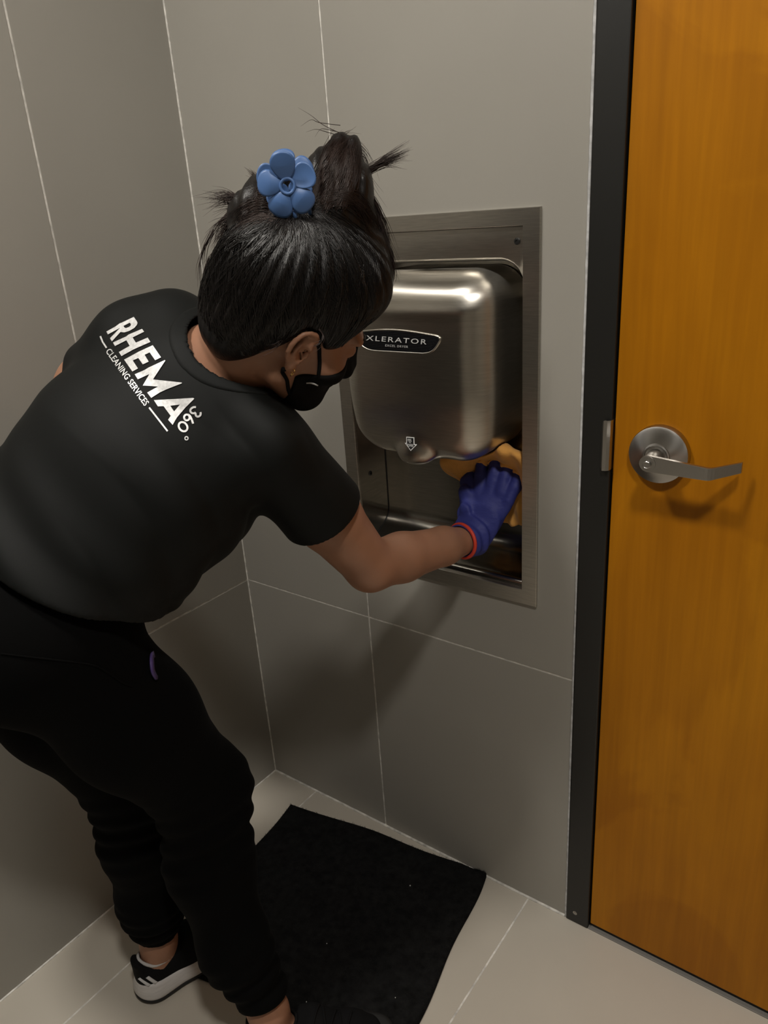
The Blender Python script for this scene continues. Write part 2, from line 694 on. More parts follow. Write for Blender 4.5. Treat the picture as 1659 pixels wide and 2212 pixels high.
def wall(name, rects, axis, side, mat='grout', t=0.15, skin=0.0016):
    """wall core made of rectangles; axis 0: plane x = const, 1: plane y = const"""
    bm = bmesh.new()
    for (a0, z0, a1, z1) in rects:
        p0, p1 = (side[0], side[1])
        if axis == 1:
            add_box(bm, (a0, min(p0, p1), z0), (a1, max(p0, p1), z1))
        else:
            add_box(bm, (min(p0, p1), a0, z0), (max(p0, p1), a1, z1))
    return tag(bm_obj(name, bm, mat), kind='structure')


def tile(parent, rects, axis, p0, p1, mat='tile'):
    bm = bmesh.new()
    for (a0, z0, a1, z1) in rects:
        bv = 0.0008 if len(rects) == 1 else 0.0
        if axis == 1:
            add_box(bm, (a0, min(p0, p1), z0), (a1, max(p0, p1), z1), bv)
        elif axis == 0:
            add_box(bm, (min(p0, p1), a0, z0), (max(p0, p1), a1, z1), bv)
        else:
            add_box(bm, (a0, z0, min(p0, p1)), (a1, z1, max(p0, p1)), bv)
    return bm_obj('tile', bm, mat, parent)


# back wall (the hand dryer is recessed into it)
core = []
for r in [(0, 0, XB + 0.004, RZ1), (XB + 0.004, 2.18, 1.863, RZ1), (1.863, 0, RX1, RZ1)]:
    core += minus(r, HOLE)
w = wall('wall_back', core, 1, (0.0008, 0.15))
rows = [(0, H_JOINT), (H_JOINT, H_JOINT + 1.2192), (H_JOINT + 1.2192, RZ1)]
for z0, z1 in rows:
    for x0, x1 in [(0, XA), (XA, XB + G)]:
        tile(w, minus((x0 + G, z0 + G, x1 - G, z1 - G), HOLE), 1, 0.0, 0.012)
    tile(w, [(1.867, z0 + G, RX1 - G, z1 - G)], 1, 0.0, 0.012)
tile(w, [(XB + 0.006, 2.184, 1.861, RZ1 - G)], 1, 0.0, 0.012)
# left wall
w = wall('wall_left', [(RY0, 0, 0, RZ1)], 0, (-0.0008, -0.15))
ys = [0, -0.323, -0.323 - 0.6096, -0.323 - 1.2192, -0.323 - 1.8288, -0.323 - 2.4384, RY0]
for z0, z1 in rows:
    for a, b in zip(ys[:-1], ys[1:]):
        tile(w, [(b + G, z0 + G, a - G, z1 - G)], 0, 0.0, -0.012)
# the two walls behind the photographer
w = wall('wall_right', [(RY0, 0, 0, RZ1)], 0, (RX1 + 0.0016, RX1 + 0.15))
for z0, z1 in rows:
    for a, b in zip(ys[:-1], ys[1:]):
        tile(w, [(b + G, z0 + G, a - G, z1 - G)], 0, RX1, RX1 + 0.012)
w = wall('wall_front', [(0, 0, RX1, RZ1)], 1, (RY0 - 0.0016, RY0 - 0.15))
xs = [0, 0.52, 1.13, 1.74, 2.35, 2.96, RX1]
for z0, z1 in rows:
    for a, b in zip(xs[:-1], xs[1:]):
        tile(w, [(a + G, z0 + G, b - G, z1 - G)], 1, RY0, RY0 - 0.012)
# floor
bm = bmesh.new()
add_box(bm, (-0.15, RY0 - 0.15, -0.06), (RX1 + 0.15, 0.6, -0.0005))
fl = tag(bm_obj('floor', bm, 'grout'), kind='structure')
fx = [0, 0.1485, 0.7581, 1.3677, 1.9773, 2.5869, RX1]
for a, b in zip(fx[:-1], fx[1:]):
    for c, d in [(RY0, -2.4384), (-2.4384, -1.2192), (-1.2192, 0.0)]:
        tile(fl, [(a + 0.0016, c + 0.0013, b - 0.0016, d - 0.002)], 2, 0.0, -0.012, 'floortile')
box('threshold', (XB + 0.052, -0.004, -0.006), (1.812, 0.12, 0.0025), 'threshold_shade', fl, 0.001)
# ceiling
bm = bmesh.new()
add_box(bm, (-0.15, RY0 - 0.15, RZ1), (RX1 + 0.15, 0.15, RZ1 + 0.1))
tag(bm_obj('ceiling', bm, 'ceiling'), kind='structure')

# caulk bead between the tiles and the door frame, and at the foot of the walls
cz = np.linspace(0.002, 2.18, 200)
V, F = tube_data(np.stack([XB + 0.0025 + 0.0006 * rng.standard_normal(200).cumsum() / 14, np.full(200, -0.0006), cz], 1),
                 0.0030 + 0.0003 * rng.standard_normal(200), 8)
tag(mesh('trim_2', V, F, 'caulk'), kind='structure')
cx = np.linspace(0.001, XB, 90)
V, F = tube_data(np.stack([cx, np.full(90, -0.001), np.full(90, 0.0006)], 1), 0.0030 + 0.0006 * rng.random(90), 8)
tag(mesh('trim_3', V, F, 'grout'), kind='structure')
V, F = tube_data([(0.0006, y, 0.0006) for y in np.linspace(RY0, 0, 60)], 0.0026, 8)
tag(mesh('trim_4', V, F, 'grout'), kind='structure')
V, F = tube_data([(0.0008, -0.0008, z) for z in np.linspace(0, RZ1, 60)], 0.0020 + 0.0004 * rng.random(60), 8)
tag(mesh('trim_5', V, F, 'grout'), kind='structure')

# door frame
FX0, FX1 = XB + 0.004, 0.8926
bm = bmesh.new()
add_box(bm, (FX0, -0.006, 0.0005), (FX1, 0.10, 2.18), 0.0025)
add_box(bm, (FX1 - 0.004, 0.047, 0.0005), (FX1 + 0.014, 0.10, 2.13), 0.001)
add_box(bm, (1.813, -0.006, 0.0005), (1.863, 0.10, 2.18), 0.0025)
add_box(bm, (FX1 - 0.002, -0.006, 2.128), (1.815, 0.10, 2.18), 0.0025)
fr = tag(bm_obj('trim_1', bm, 'frame'), kind='structure')
# strike plate with its curled lip on the edge of the frame
sp = bmesh.new()
prof = [(0.8795, -0.0065), (0.8800, -0.0120), (0.8830, -0.0150), (0.8885, -0.0142), (0.8925, -0.0105), (0.8938, -0.004),
        (0.8938, 0.03), (0.8926, 0.03), (0.8926, -0.004), (0.8912, -0.0085), (0.8880, -0.0112), (0.8840, -0.0120), (0.8815, -0.0065)]
for z0, z1 in [(0.9965, 1.0770)]:
    lo = [sp.verts.new((x, y, z0 + (0.004 if i in (0, 1, 12) else 0))) for i, (x, y) in enumerate(prof)]
    hi = [sp.verts.new((x, y, z1 - (0.004 if i in (0, 1, 12) else 0))) for i, (x, y) in enumerate(prof)]
    n = len(prof)
    for i in range(n):
        j = (i + 1) % n
        sp.faces.new((lo[i], lo[j], hi[j], hi[i]))
    sp.faces.new(lo)
    sp.faces.new(hi)
tag(bm_obj('strike_plate', sp, 'satin', fr), label='satin metal strike plate lip on the black door frame')
c = PY(1242, 1972, -0.006)
lathe('frame_screw', c, (0, -1, 0), [(0.0045, 0), (0.0045, 0.0006), (0.0034, 0.0010), (0.0032, 0.0004), (0.0018, 0.0004), (0.0016, 0.0012), (0.0005, 0.0014)], 'satin', fr, 20)

# door
DX0, DX1 = 0.8956, 1.8105
dr = box('door_1', (DX0, 0.0, 0.014), (DX1, 0.044, 2.126), 'wood', None, 0.0012)
tag(dr, kind='structure')
dr['label'] = 'orange-brown maple veneer door with a satin lever handle'
box('door_gap_shade', (DX0 + 0.002, 0.004, 0.0062), (DX1 - 0.002, 0.040, 0.0142), 'gap_shade', dr)  # dark strip standing for the shaded gap under the door
LC = np.array([0.967, 0.0, 1.032])
rose = lathe('lever_rose', LC, (0, -1, 0),
             [(0.0445, 0.0), (0.0445, 0.010), (0.0435, 0.0125), (0.0400, 0.0145), (0.0240, 0.0205), (0.0205, 0.0215),
              (0.0200, 0.0235), (0.0180, 0.0245), (0.0165, 0.0235), (0.0160, 0.021), (0.0, 0.021)], 'turned', dr, 64)
lathe('lever_neck', LC + np.array([0, -0.019, 0]), (0, -1, 0), [(0.0125, 0), (0.0125, 0.022), (0.0118, 0.036), (0.0112, 0.040)], 'satin', rose, 32)
# lever: a flat paddle that runs along the door and then turns back towards it
top, bot = [], []
NP = 30
for i in range(NP):
    s = i / (NP - 1)
    x = 0.002 + 0.117 * s
    k = max(0.0, x - 0.080)
    yb = -0.058 + (k * k / 0.020 if k < 0.010 else 0.005 + (k - 0.010) * 1.0)
    hz = 0.0122 - 0.0034 * min(1.0, x / 0.085) - 0.0012 * max(0.0, (x - 0.085) / 0.035)
    zc = -0.0046 * min(1.0, x / 0.085) + 0.0048 * max(0.0, (x - 0.085) / 0.035)
    top.append((x, yb, zc + hz))
    bot.append((x, yb, zc - hz))
th = 0.0062
# shape: rounded head + strip, extruded towards the door
V, F = [], []
cols = []
for t in np.linspace(math.pi * 0.5, math.pi, 8)[::-1]:
    cols.append((0.0125 * math.cos(t), -0.058, 0.0125 * math.sin(t), -0.0125 * math.sin(t)))
for tpt, bpt in zip(top, bot):
    cols.append((tpt[0], tpt[1], tpt[2], bpt[2]))
for (x, y, zt_, zb_) in cols:
    for (yy, zz) in ((y, zt_), (y, zb_), (y + th, zb_), (y + th, zt_)):
        V.append(LC + np.array([x, yy, zz]))
for i in range(len(cols) - 1):
    a, b = 4 * i, 4 * i + 4
    for k in range(4):
        k2 = (k + 1) % 4
        F.append((a + k, a + k2, b + k2, b + k))
F.append((0, 3, 2, 1))
e = 4 * (len(cols) - 1)
F.append((e, e + 1, e + 2, e + 3))
lv = mesh('lever', V, F, 'satin', rose, smooth=False)
md = lv.modifiers.new('bevel', 'BEVEL')
md.width = 0.0012
md.segments = 2
md.limit_method = 'ANGLE'
lathe('lock_button', LC + np.array([0, -0.0575, 0]), (0, -1, 0), [(0.0072, 0), (0.0072, 0.0012), (0.0058, 0.0014), (0.0056, 0.0062), (0.0048, 0.0068), (0.0042, 0.0062), (0.0, 0.0062)], 'satin', rose, 28)


# ceiling lamps (above and behind the photographer; they light the room)
def lamp(x, y, label):
    e = empty('ceiling_lamp', (x, y, RZ1))
    tag(e, label, 'lamp', 'round ceiling lamps')
    lathe('trim_ring', (x, y, RZ1), (0, 0, -1), [(0.125, 0.0), (0.125, 0.006), (0.118, 0.010), (0.104, 0.010), (0.102, 0.004)], 'lamp_body', e, 40)
    lathe('diffuser', (x, y, RZ1 - 0.001), (0, 0, -1), [(0.1015, 0.0), (0.1015, 0.006), (0.098, 0.0075), (0.0, 0.0075)], 'diffuser', e, 40)


lamp(0.36, -1.08, 'round white recessed ceiling lamp nearer the left tiled wall')
lamp(1.50, -1.08, 'round white recessed ceiling lamp in front of the wooden door')

# =================================================================== FLOOR MAT
MA = PL(630, 1738, 2, 0.0)
MB = PL(1055, 1887, 2, 0.0)
mu = MB - MA
mu[2] = 0
ML = np.linalg.norm(mu)
mu /= ML
mv = np.array([mu[1], -mu[0], 0])
MW = 0.475
NU, NV = 60, 54
V = []
hgt = 0.0065


def mat_point(a, b):
    p = MA + mu * (a * ML) + mv * (b * MW)
    p = p + mv * 0.004 * math.sin(9 * a + 1) + mu * 0.003 * math.sin(11 * b)
    z = 0.0
    # the far right corner rides up against the tiles
    k = max(0.0, 1 - math.hypot((1 - a) * ML, b * MW) / 0.07)
    z += 0.010 * k * k
    z += 0.0006 * (math.sin(17 * a + 3 * b) + 1)
    return np.array([p[0], min(p[1], -0.0035), z])


for top in (1, 0):
    for i in range(NU + 1):
        for j in range(NV + 1):
            a, b = i / NU, j / NV
            p = mat_point(a, b)
            if top:
                edge = min(a * ML, (1 - a) * ML, b * MW, (1 - b) * MW)
                p[2] += hgt * min(1.0, 0.55 + edge / 0.008)
            else:
                p[2] += 0.0004
            V.append(p)
F = []
W1 = NV + 1
T0 = (NU + 1) * W1
for i in range(NU):
    for j in range(NV):
        q = (i * W1 + j, (i + 1) * W1 + j, (i + 1) * W1 + j + 1, i * W1 + j + 1)
        F.append(q[::-1])
        F.append(tuple(T0 + k for k in q))
ring = [i * W1 for i in range(NU + 1)] + [NU * W1 + j for j in range(1, NV + 1)] + \
       [i * W1 + NV for i in range(NU - 1, -1, -1)] + [j for j in range(NV - 1, 0, -1)]
for a, b in zip(ring, ring[1:] + ring[:1]):
    F.append((a, b, T0 + b, T0 + a))
fmat = mesh('floor_mat', V, F, 'mat')
tag(fmat, 'black carpet mat on the beige tiles below the hand dryer', 'mat')
# carpet pile: short loose fibres standing on the mat
NF = 26000
a, b = rng.random(NF), rng.random(NF)
base = np.array([mat_point(x, y) for x, y in zip(a, b)])
base[:, 2] += hgt * 0.8
ang = rng.random(NF) * 2 * np.pi
dirv = np.stack([np.cos(ang), np.sin(ang), 0.5 + rng.random(NF)], 1)
dirv /= np.linalg.norm(dirv, axis=1)[:, None]
side = np.stack([-np.sin(ang), np.cos(ang), np.zeros(NF)], 1) * 0.0006
tip = base + dirv * (0.002 + 0.0028 * rng.random(NF))[:, None]
tip[:, 1] = np.minimum(tip[:, 1], -0.0005)
V = np.stack([base - side, base + side, tip], 1).reshape(-1, 3)
tag(mesh('carpet_pile', V, np.arange(NF * 3).reshape(-1, 3), 'pile', fmat, smooth=False), kind='stuff')
for px, py, r in [(886, 1913, 0.0016), (706, 2038, 0.0011), (854, 2155, 0.0011), (662, 2164, 0.0011)]:
    p = PL(px, py, 2, 0.0095)
    bm = bmesh.new()
    bmesh.ops.create_icosphere(bm, subdivisions=1, radius=r, matrix=Matrix.Translation(Vector(p)))
    bm_obj('lint_speck', bm, 'lint', fmat, True)

# =================================================================== RECESS HOUSING AND HAND DRYER
IX0, IX1, IZ0, IZ1 = XL + 0.0290, XR - 0.0290, ZB + 0.0295, ZT - 0.0255
DEP = 0.088
rh = empty('recess_housing', ((XL + XR) / 2, 0, ZB))
tag(rh, 'brushed steel recessed wall box with a flat flange frame around the hand dryer', 'wall box')
bm = bmesh.new()
fo, fi = -0.0055, -0.0050
# mitred flange as one ring with a folded outer edge and a thin inner return
ringo = [(XL, ZB), (XR, ZB), (XR, ZT), (XL, ZT)]
ringi = [(IX0, IZ0), (IX1, IZ0), (IX1, IZ1), (IX0, IZ1)]
lay = [(ringo, 0.0), (ringo, fo + 0.001), ([(x + (0.001 if x < 0.5 else -0.001), z + (0.001 if z < 1 else -0.001)) for x, z in ringo], fo),
       ([(x - (0.001 if x < 0.5 else -0.001), z - (0.001 if z < 1 else -0.001)) for x, z in ringi], fi - 0.0005), (ringi, fi + 0.001), (ringi, 0.006)]
vs = [[bm.verts.new((x, y, z)) for x, z in r] for r, y in lay]
for a, b in zip(vs[:-1], vs[1:]):
    for i in range(4):
        j = (i + 1) % 4
        bm.faces.new((a[i], a[j], b[j], b[i]))
bm_obj('flange_frame', bm, 'steel', rh)
# liner: side walls, back and a coved bottom that rolls forward to the lip (swept profile in y-z)
prof = []
ztop = IZ1 - 0.002
prof.append((DEP, ztop))
prof.append((DEP, IZ0 + 0.088))
R1 = 0.040
zc, yc = IZ0 + 0.070, DEP - R1
for t in np.linspace(0, math.radians(72), 12):
    prof.append((yc + R1 * math.cos(t), zc - R1 * math.sin(t)))
y_, z_ = prof[-1]
prof.append((0.034, IZ0 + 0.0165))
prof.append((0.020, IZ0 + 0.0125))
for t in np.linspace(0, math.pi * 0.5, 8):
    prof.append((0.016 - 0.012 * math.sin(t), IZ0 + 0.0005 + 0.0115 * math.cos(t)))


V, F = [], []
xs_ = [IX0 + 0.001, IX1 - 0.001]
for x in xs_:
    for (y, z) in prof:
        V.append((x, y, z))
n = len(prof)
F = [(i, i + 1, n + i + 1, n + i) for i in range(n - 1)]
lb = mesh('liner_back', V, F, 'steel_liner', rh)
for x, nm in ((IX0 + 0.0012, 'liner_side'), (IX1 - 0.0012, 'liner_side')):
    bm = bmesh.new()
    pts = [(y, z) for y, z in prof] + [(0.0, IZ0 + 0.0005), (0.0, ztop)]
    f = bm.faces.new([bm.verts.new((x, y, z)) for y, z in pts])
    g = bmesh.ops.extrude_face_region(bm, geom=[f])
    for v in g['geom']:
        if isinstance(v, bmesh.types.BMVert):
            v.co.x += -0.0011 if x < 0.5 else 0.0011
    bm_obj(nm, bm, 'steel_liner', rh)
    # the seam where the side meets the back
    s = 1 if x < 0.5 else -1
    tube('seam', [(x + s * 0.0006, y - 0.0005, z + 0.0003) for y, z in prof[:-8]], 0.0008, 'screw', rh, 6)
# top plate: flat strip under the top flange that rolls back into the box with rounded corners
tp = bmesh.new()
NX = 40
zl = 1.3125
cols = []
for i in range(NX + 1):
    x = IX0 + 0.001 + (IX1 - IX0 - 0.002) * i / NX
    e = min(x - IX0, IX1 - x)
    rr = 0.045
    drop = 0.0 if e > rr else rr - math.sqrt(max(0.0, rr * rr - (rr - e) ** 2))
    zedge = zl - drop * 0.9
    col = [(x, 0.0012, IZ1 - 0.001), (x, 0.0016, zedge + 0.006)]
    for t in np.linspace(0.2, math.pi / 2, 7):
        col.append((x, 0.0016 + 0.010 * (1 - math.cos(t)), zedge + 0.006 - 0.006 * math.sin(t)))
    col.append((x, DEP - 0.001, zedge + 0.012))
    cols.append([tp.verts.new(c) for c in col])
for a, b in zip(cols[:-1], cols[1:]):
    for i in range(len(a) - 1):
        tp.faces.new((a[i], a[i + 1], b[i + 1], b[i]))
bm_obj('top_plate', tp, 'steel', rh, True)
for (px, py, ax, val, nrm) in [(1117, 521, 1, 0.001, (0, -1, 0)), (800, 1022, 0, IX0 + 0.0012, (1, 0, 0))]:
    c = PL(px, py, ax, val)
    lathe('screw', c, nrm, [(0.0052, -0.0004), (0.0052, 0.0008), (0.0044, 0.0016), (0.0022, 0.0018), (0.0020, 0.0006), (0.0, 0.0006)], 'screw', rh, 20)

# hand dryer cover
DXC = 0.5600
dc = np.array([DXC, 0.0, 1.142])


def cover_sdf(P):
    q = P - dc
    x, y, z = q[:, 0], q[:, 1], q[:, 2]
    # slight waist: the cover tapers towards the bottom
    w = 0.1480 - 0.014 * np.clip((-z - 0.02) / 0.14, 0, 1.4) ** 2
    front = 0.078 + 0.0016 * np.exp(-((z - 0.100) / 0.011) ** 2) - 0.16 * x ** 2 - 0.90 * np.clip(z - 0.03, 0, 1) ** 2 - 0.75 * np.clip(-z - 0.02, 0, 1) ** 2
    r = 0.060
    h = 0.160
    ry = 0.045
    ax = np.abs(x) - (w - r)
    az = np.abs(z) - (h - r)
    ex = np.maximum(ax, 0)
    ez = np.maximum(az, 0)
    d2 = np.sqrt(ex ** 2 + ez ** 2) + np.minimum(np.maximum(ax, az), 0) - r      # rounded outline
    dy = -y - front                                                             # front
    a = np.maximum(d2 + ry, 0)
    b = np.maximum(dy + ry, 0)
    d = np.sqrt(a * a + b * b) + np.minimum(np.maximum(d2 + ry, dy + ry), 0) - ry
    d = np.maximum(d, y - 0.086)
    # air outlet: a short snout that grows out of the lower front
    n1 = econe((DXC, -0.020, 1.030), (DXC, -0.056, 0.998), (0.052, 0.034), (0.036, 0.026), (1, 0, 0))(P)
    n1 = smax(n1, -(P[:, 2] - 0.9775), 0.008)
    d = smin(d, n1, 0.020)
    return d


hd = empty('hand_dryer', (DXC, 0.0, 0.978))
tag(hd, 'brushed stainless steel hand dryer in the recessed wall box', 'hand dryer')
sdf_mesh('dryer_cover', cover_sdf, (0.39, -0.11, 0.95), (0.73, 0.10, 1.33), 0.0030, 'steel_cover', hd, relax=2, fit=1)
# badge on the dryer: black ribbed plate with a steel rim, letters standing on it
bx = lambda X, Y: (770 + 0.12055 * X, 690 + 0.12055 * Y)
right = [(700, 190), (1000, 222), (1300, 272), (1440, 300), (1490, 335), (1497, 385), (1450, 470), (1390, 545), (1310, 592), (1220, 607), (1100, 604), (700, 582)]
left = [(400, 566), (240, 545), (130, 490), (50, 410), (-20, 320), (-25, 270), (20, 235), (150, 212), (400, 190)]
out_px = np.array([bx(*p) for p in right + left])
outl = smooth_path(np.column_stack([out_px, np.zeros(len(out_px))]), 90, True)[:, :2]
idp = lambda co: co
bd = art_on_surface('badge', poly_art([outl]), idp, cover_sdf, 1.05, 'badge', hd, 0.0012, 3.0)
bd['label'] = 'black ribbed name badge with silver lettering'
rimP = trace(cover_sdf, outl[:, 0], outl[:, 1], 1.05)
tube('badge_rim', rimP + grad(cover_sdf, rimP) * 0.0006, 0.0018, 'steel_cover', bd, 8, True)
cenp = outl.mean(0)
for k in range(15):
    y0 = 715 + k * 3.3
    # ribs run along the badge, clipped to its outline
    xs_ = np.linspace(768, 952, 60)
    ys_ = y0 + (xs_ - 860) * 0.062
    inside = np.zeros(len(xs_), bool)
    n = len(outl)
    for q in range(len(xs_)):
        c = False
        for i in range(n):
            (xa, ya), (xb, yb) = outl[i], outl[i - 1]
            if (ya > ys_[q]) != (yb > ys_[q]) and xs_[q] < (xb - xa) * (ys_[q] - ya) / (yb - ya) + xa:
                c = not c
        inside[q] = c
    idx = np.where(inside)[0]
    if len(idx) < 6:
        continue
    idx = idx[2:-2]
    if len(idx) < 3:
        continue
    R = trace(cover_sdf, xs_[idx], ys_[idx], 1.05)
    tube('rib', R + grad(cover_sdf, R) * 0.0012, 0.0006, 'badge', bd, 5)


def text_map(me, x0, y0, x1, y1, up):
    """map text so that its baseline runs (x0,y0)->(x1,y1) and capitals reach 'up' pixels"""
    co = np.array([v.co[:2] for v in me.vertices])
    lo, hi = co.min(0), co.max(0)
    def f(c):
        u = (c[:, 0:1] - lo[0]) / (hi[0] - lo[0])
        v = c[:, 1:2] / 0.73
        return np.array([x0, y0]) + u * np.array([x1 - x0, y1 - y0]) + v * np.array(up)
    return f


me = text_art('XLERATOR', 0.008, 1.25)
art_on_surface('lettering', me, text_map(me, 792.5, 734.5, 923, 743.5, (1.2, -11.0)), cover_sdf, 1.05, 'badge_letter', bd, 0.0028, 4)
me = text_art('EXCEL DRYER', 0.008, 1.2)
art_on_surface('lettering', me, text_map(me, 834, 747.8, 883, 751, (0.5, -4.6)), cover_sdf, 1.05, 'badge_letter', bd, 0.0026, 4)
# arrow sticker on the air outlet
ax_ = lambda X, Y: (840 + 0.07233 * X, 890 + 0.07233 * Y)
arrow = [ax_(*p) for p in [(525, 735), (762, 755), (768, 962), (848, 968), (658, 1160), (482, 920), (530, 930)]]
ac = np.mean(arrow, 0)
st = art_on_surface('arrow_sticker', poly_art([arrow]), idp, cover_sdf, 1.05, 'sticker_white', hd, 0.0006, 4)
inner = [ax_(*p) for p in [(546, 762), (740, 776), (748, 982), (800, 988), (658, 1130), (520, 945), (552, 950)]]
art_on_surface('arrow_field', poly_art([inner]), idp, cover_sdf, 1.05, 'sticker_black', st, 0.0010, 4)
for s, p0, p1, up in [('FEEL', (575, 872), (695, 880), (0, -80)), ('THE', (612, 928), (668, 932), (0, -40)), ('POWER', (560, 1030), (742, 1046), (0, -84))]:
    me = text_art(s, 0.0)
    a, b = ax_(*p0), ax_(*p1)
    art_on_surface('lettering', me, text_map(me, *a, *b, (0, up[1] * 0.07233)), cover_sdf, 1.05, 'sticker_white', st, 0.0014, 4)


# =================================================================== THE PERSON
person = empty('person', (0.40, -0.55, 0.0))
tag(person, 'person in black t-shirt and trousers bending to wipe the hand dryer', 'person')

# ---- joints
SR = np.array([0.556, -0.408, 1.102])      # right shoulder
ER = np.array([0.598, -0.258, 0.868])      # right elbow
WR = np.array([0.647, -0.030, 0.836])      # right wrist
SL = np.array([0.326, -0.434, 1.244])      # left shoulder
EL = D(132, 905, 1.245)      # left elbow
WL = np.array([0.238, -0.400, 0.930])      # left wrist
HR = np.array([0.362, -0.676, 0.884])      # right hip
HL = np.array([0.198, -0.684, 0.890])
KR = np.array([0.400, -0.508, 0.510])
KL = np.array([0.250, -0.545, 0.480])
AR = np.array([0.524, -0.545, 0.105])
AL = np.array([0.240, -0.562, 0.105])
NB = np.array([0.452, -0.400, 1.195])      # base of the neck
LAT = (SR - SL) / np.linalg.norm(SR - SL)

# ---- head frame (x right, y forward, z up)
HC = np.array([0.577, -0.356, 1.273])
HM = np.array([[0.688, 0.390, 0.612], [-0.586, 0.796, 0.151], [-0.429, -0.463, 0.776]])
HM[:, 0] /= np.linalg.norm(HM[:, 0])
HM[:, 1] -= HM[:, 0] * (HM[:, 0] @ HM[:, 1]); HM[:, 1] /= np.linalg.norm(HM[:, 1])
HM[:, 2] = np.cross(HM[:, 0], HM[:, 1])
hp = lambda x, y, z: HC + HM @ np.array([x, y, z])

HELIX = smooth_path([(0.074, 0.013, 0.004), (0.079, 0.014, 0.022), (0.085, 0.004, 0.033), (0.090, -0.012, 0.031), (0.092, -0.021, 0.016),
                     (0.090, -0.021, -0.002), (0.085, -0.014, -0.017), (0.081, -0.004, -0.027)], 12)
ANTI = smooth_path([(0.086, -0.006, 0.019), (0.088, -0.011, 0.006), (0.086, -0.009, -0.008), (0.083, -0.001, -0.016)], 6)
HELIX_F = [econe(a, b, 0.0041, 0.0041) for a, b in zip(HELIX[:-1], HELIX[1:])]
ANTI_F = [econe(a, b, 0.003, 0.003) for a, b in zip(ANTI[:-1], ANTI[1:])]


def ear_sdf(P, s):
    """P in head coordinates, s = +1 right ear"""
    Q = P.copy()
    Q[:, 0] = Q[:, 0] * s
    c = np.array([0.077, 0.0, 0.0])
    Q = (Q - c) / 0.9 + c
    d = np.full(len(P), 1.0)
    for h in HELIX_F:
        d = np.minimum(d, h(Q))
    d = smin(d, ell((0.080, -0.001, -0.030), (0.0055, 0.009, 0.010))(Q), 0.006)          # lobe
    plate = ell((0.080, -0.004, 0.003), (0.0060, 0.018, 0.029), np.array([[0.9, 0.43, 0], [-0.43, 0.9, 0], [0, 0, 1]]))(Q)
    plate = smax(plate, -ell((0.090, 0.002, -0.003), (0.0105, 0.0095, 0.0125))(Q), 0.004)  # concha
    d = smin(d, plate, 0.005)
    for h in ANTI_F:
        d = smin(d, h(Q), 0.003)
    d = smin(d, ell((0.078, 0.011, -0.006), (0.005, 0.004, 0.007))(Q), 0.004)               # tragus
    return d * 0.9


def head_sdf(P):
    """P in head coordinates"""
    A = np.abs(P[:, 0])
    Q = np.stack([A, P[:, 1], P[:, 2]], 1)
    d = ell((0, -0.015, 0.034), (0.074, 0.094, 0.086))(P)
    d = smin(d, ell((0, 0.032, -0.030), (0.060, 0.062, 0.080))(P), 0.035)
    d = smin(d, econe((0.056, -0.002, -0.056), (0.022, 0.070, -0.098), 0.017, 0.015)(Q), 0.025)   # jaw
    d = smin(d, ell((0, 0.077, -0.099), (0.019, 0.017, 0.016))(P), 0.020)                        # chin
    d = smin(d, ell((0.046, 0.058, -0.024), (0.024, 0.024, 0.022))(Q), 0.020)                    # cheekbone
    d = smin(d, ell((0.030, 0.078, 0.026), (0.026, 0.012, 0.009))(Q), 0.014)                     # brow
    d = smax(d, -ell((0.032, 0.104, 0.006), (0.015, 0.018, 0.0105))(Q), 0.010)                   # socket
    d = smin(d, ell((0.032, 0.0785, 0.004), (0.0135, 0.0125, 0.0115))(Q), 0.004)                 # lowered lid
    d = smin(d, econe((0, 0.089, 0.012), (0, 0.108, -0.030), 0.0075, 0.0105)(P), 0.012)          # nose
    d = smin(d, ell((0.010, 0.099, -0.035), (0.0085, 0.010, 0.007))(Q), 0.006)                   # nostril wings
    d = smin(d, ell((0, 0.091, -0.062), (0.024, 0.0085, 0.0065))(P), 0.006)                      # lips
    d = smin(d, ell((0, 0.089, -0.073), (0.020, 0.0085, 0.0065))(P), 0.006)
    d = smax(d, -ell((0, 0.101, -0.0675), (0.024, 0.006, 0.0012))(P), 0.002)
    near = (A > 0.062) & (np.abs(P[:, 1]) < 0.05) & (np.abs(P[:, 2]) < 0.06)
    if near.any():
        e = np.full(len(P), 1.0)
        e[near] = np.where(P[near, 0] > 0, ear_sdf(P[near], 1), ear_sdf(P[near], -1))
        d = smin(d, e, 0.005)
    return d


NK1 = hp(0, -0.030, -0.045)
neck_f = chain([NB - (NK1 - NB) * 0.35, NB, NK1], [(0.078, 0.066), (0.062, 0.060), (0.055, 0.057)], HM[:, 0], 0.03)

# torso (spine from pelvis to the base of the neck)
SP = [np.array([0.272, -0.700, 0.855]), np.array([0.322, -0.612, 0.965]), np.array([0.382, -0.505, 1.075]), np.array([0.428, -0.425, 1.160])]
torso_in = chain(SP, [(0.120, 0.080), (0.125, 0.090), (0.142, 0.104), (0.130, 0.078)], LAT, 0.05)

arm_r = chain([SR, SR + (ER - SR) * 0.55, ER, ER + (WR - ER) * 0.30, ER + (WR - ER) * 0.72, WR], [0.054, 0.0505, 0.0405, 0.0410, 0.0335, (0.0270, 0.0220)], None, 0.012)
arm_l = chain([SL, SL + (EL - SL) * 0.55, EL, EL + (WL - EL) * 0.30, EL + (WL - EL) * 0.72, WL], [0.052, 0.050, 0.041, 0.043, 0.034, (0.029, 0.024)], None, 0.012)
CALF = np.array([-0.024, -0.012, 0.0])
leg_r = chain([HR, KR, KR + (AR - KR) * 0.32 + CALF, KR + (AR - KR) * 0.70 + CALF, AR], [0.066, 0.052, 0.048, 0.036, 0.032], None, 0.04)
leg_l = chain([HL, KL, KL + (AL - KL) * 0.3, AL], [0.066, 0.052, 0.050, 0.032], None, 0.04)

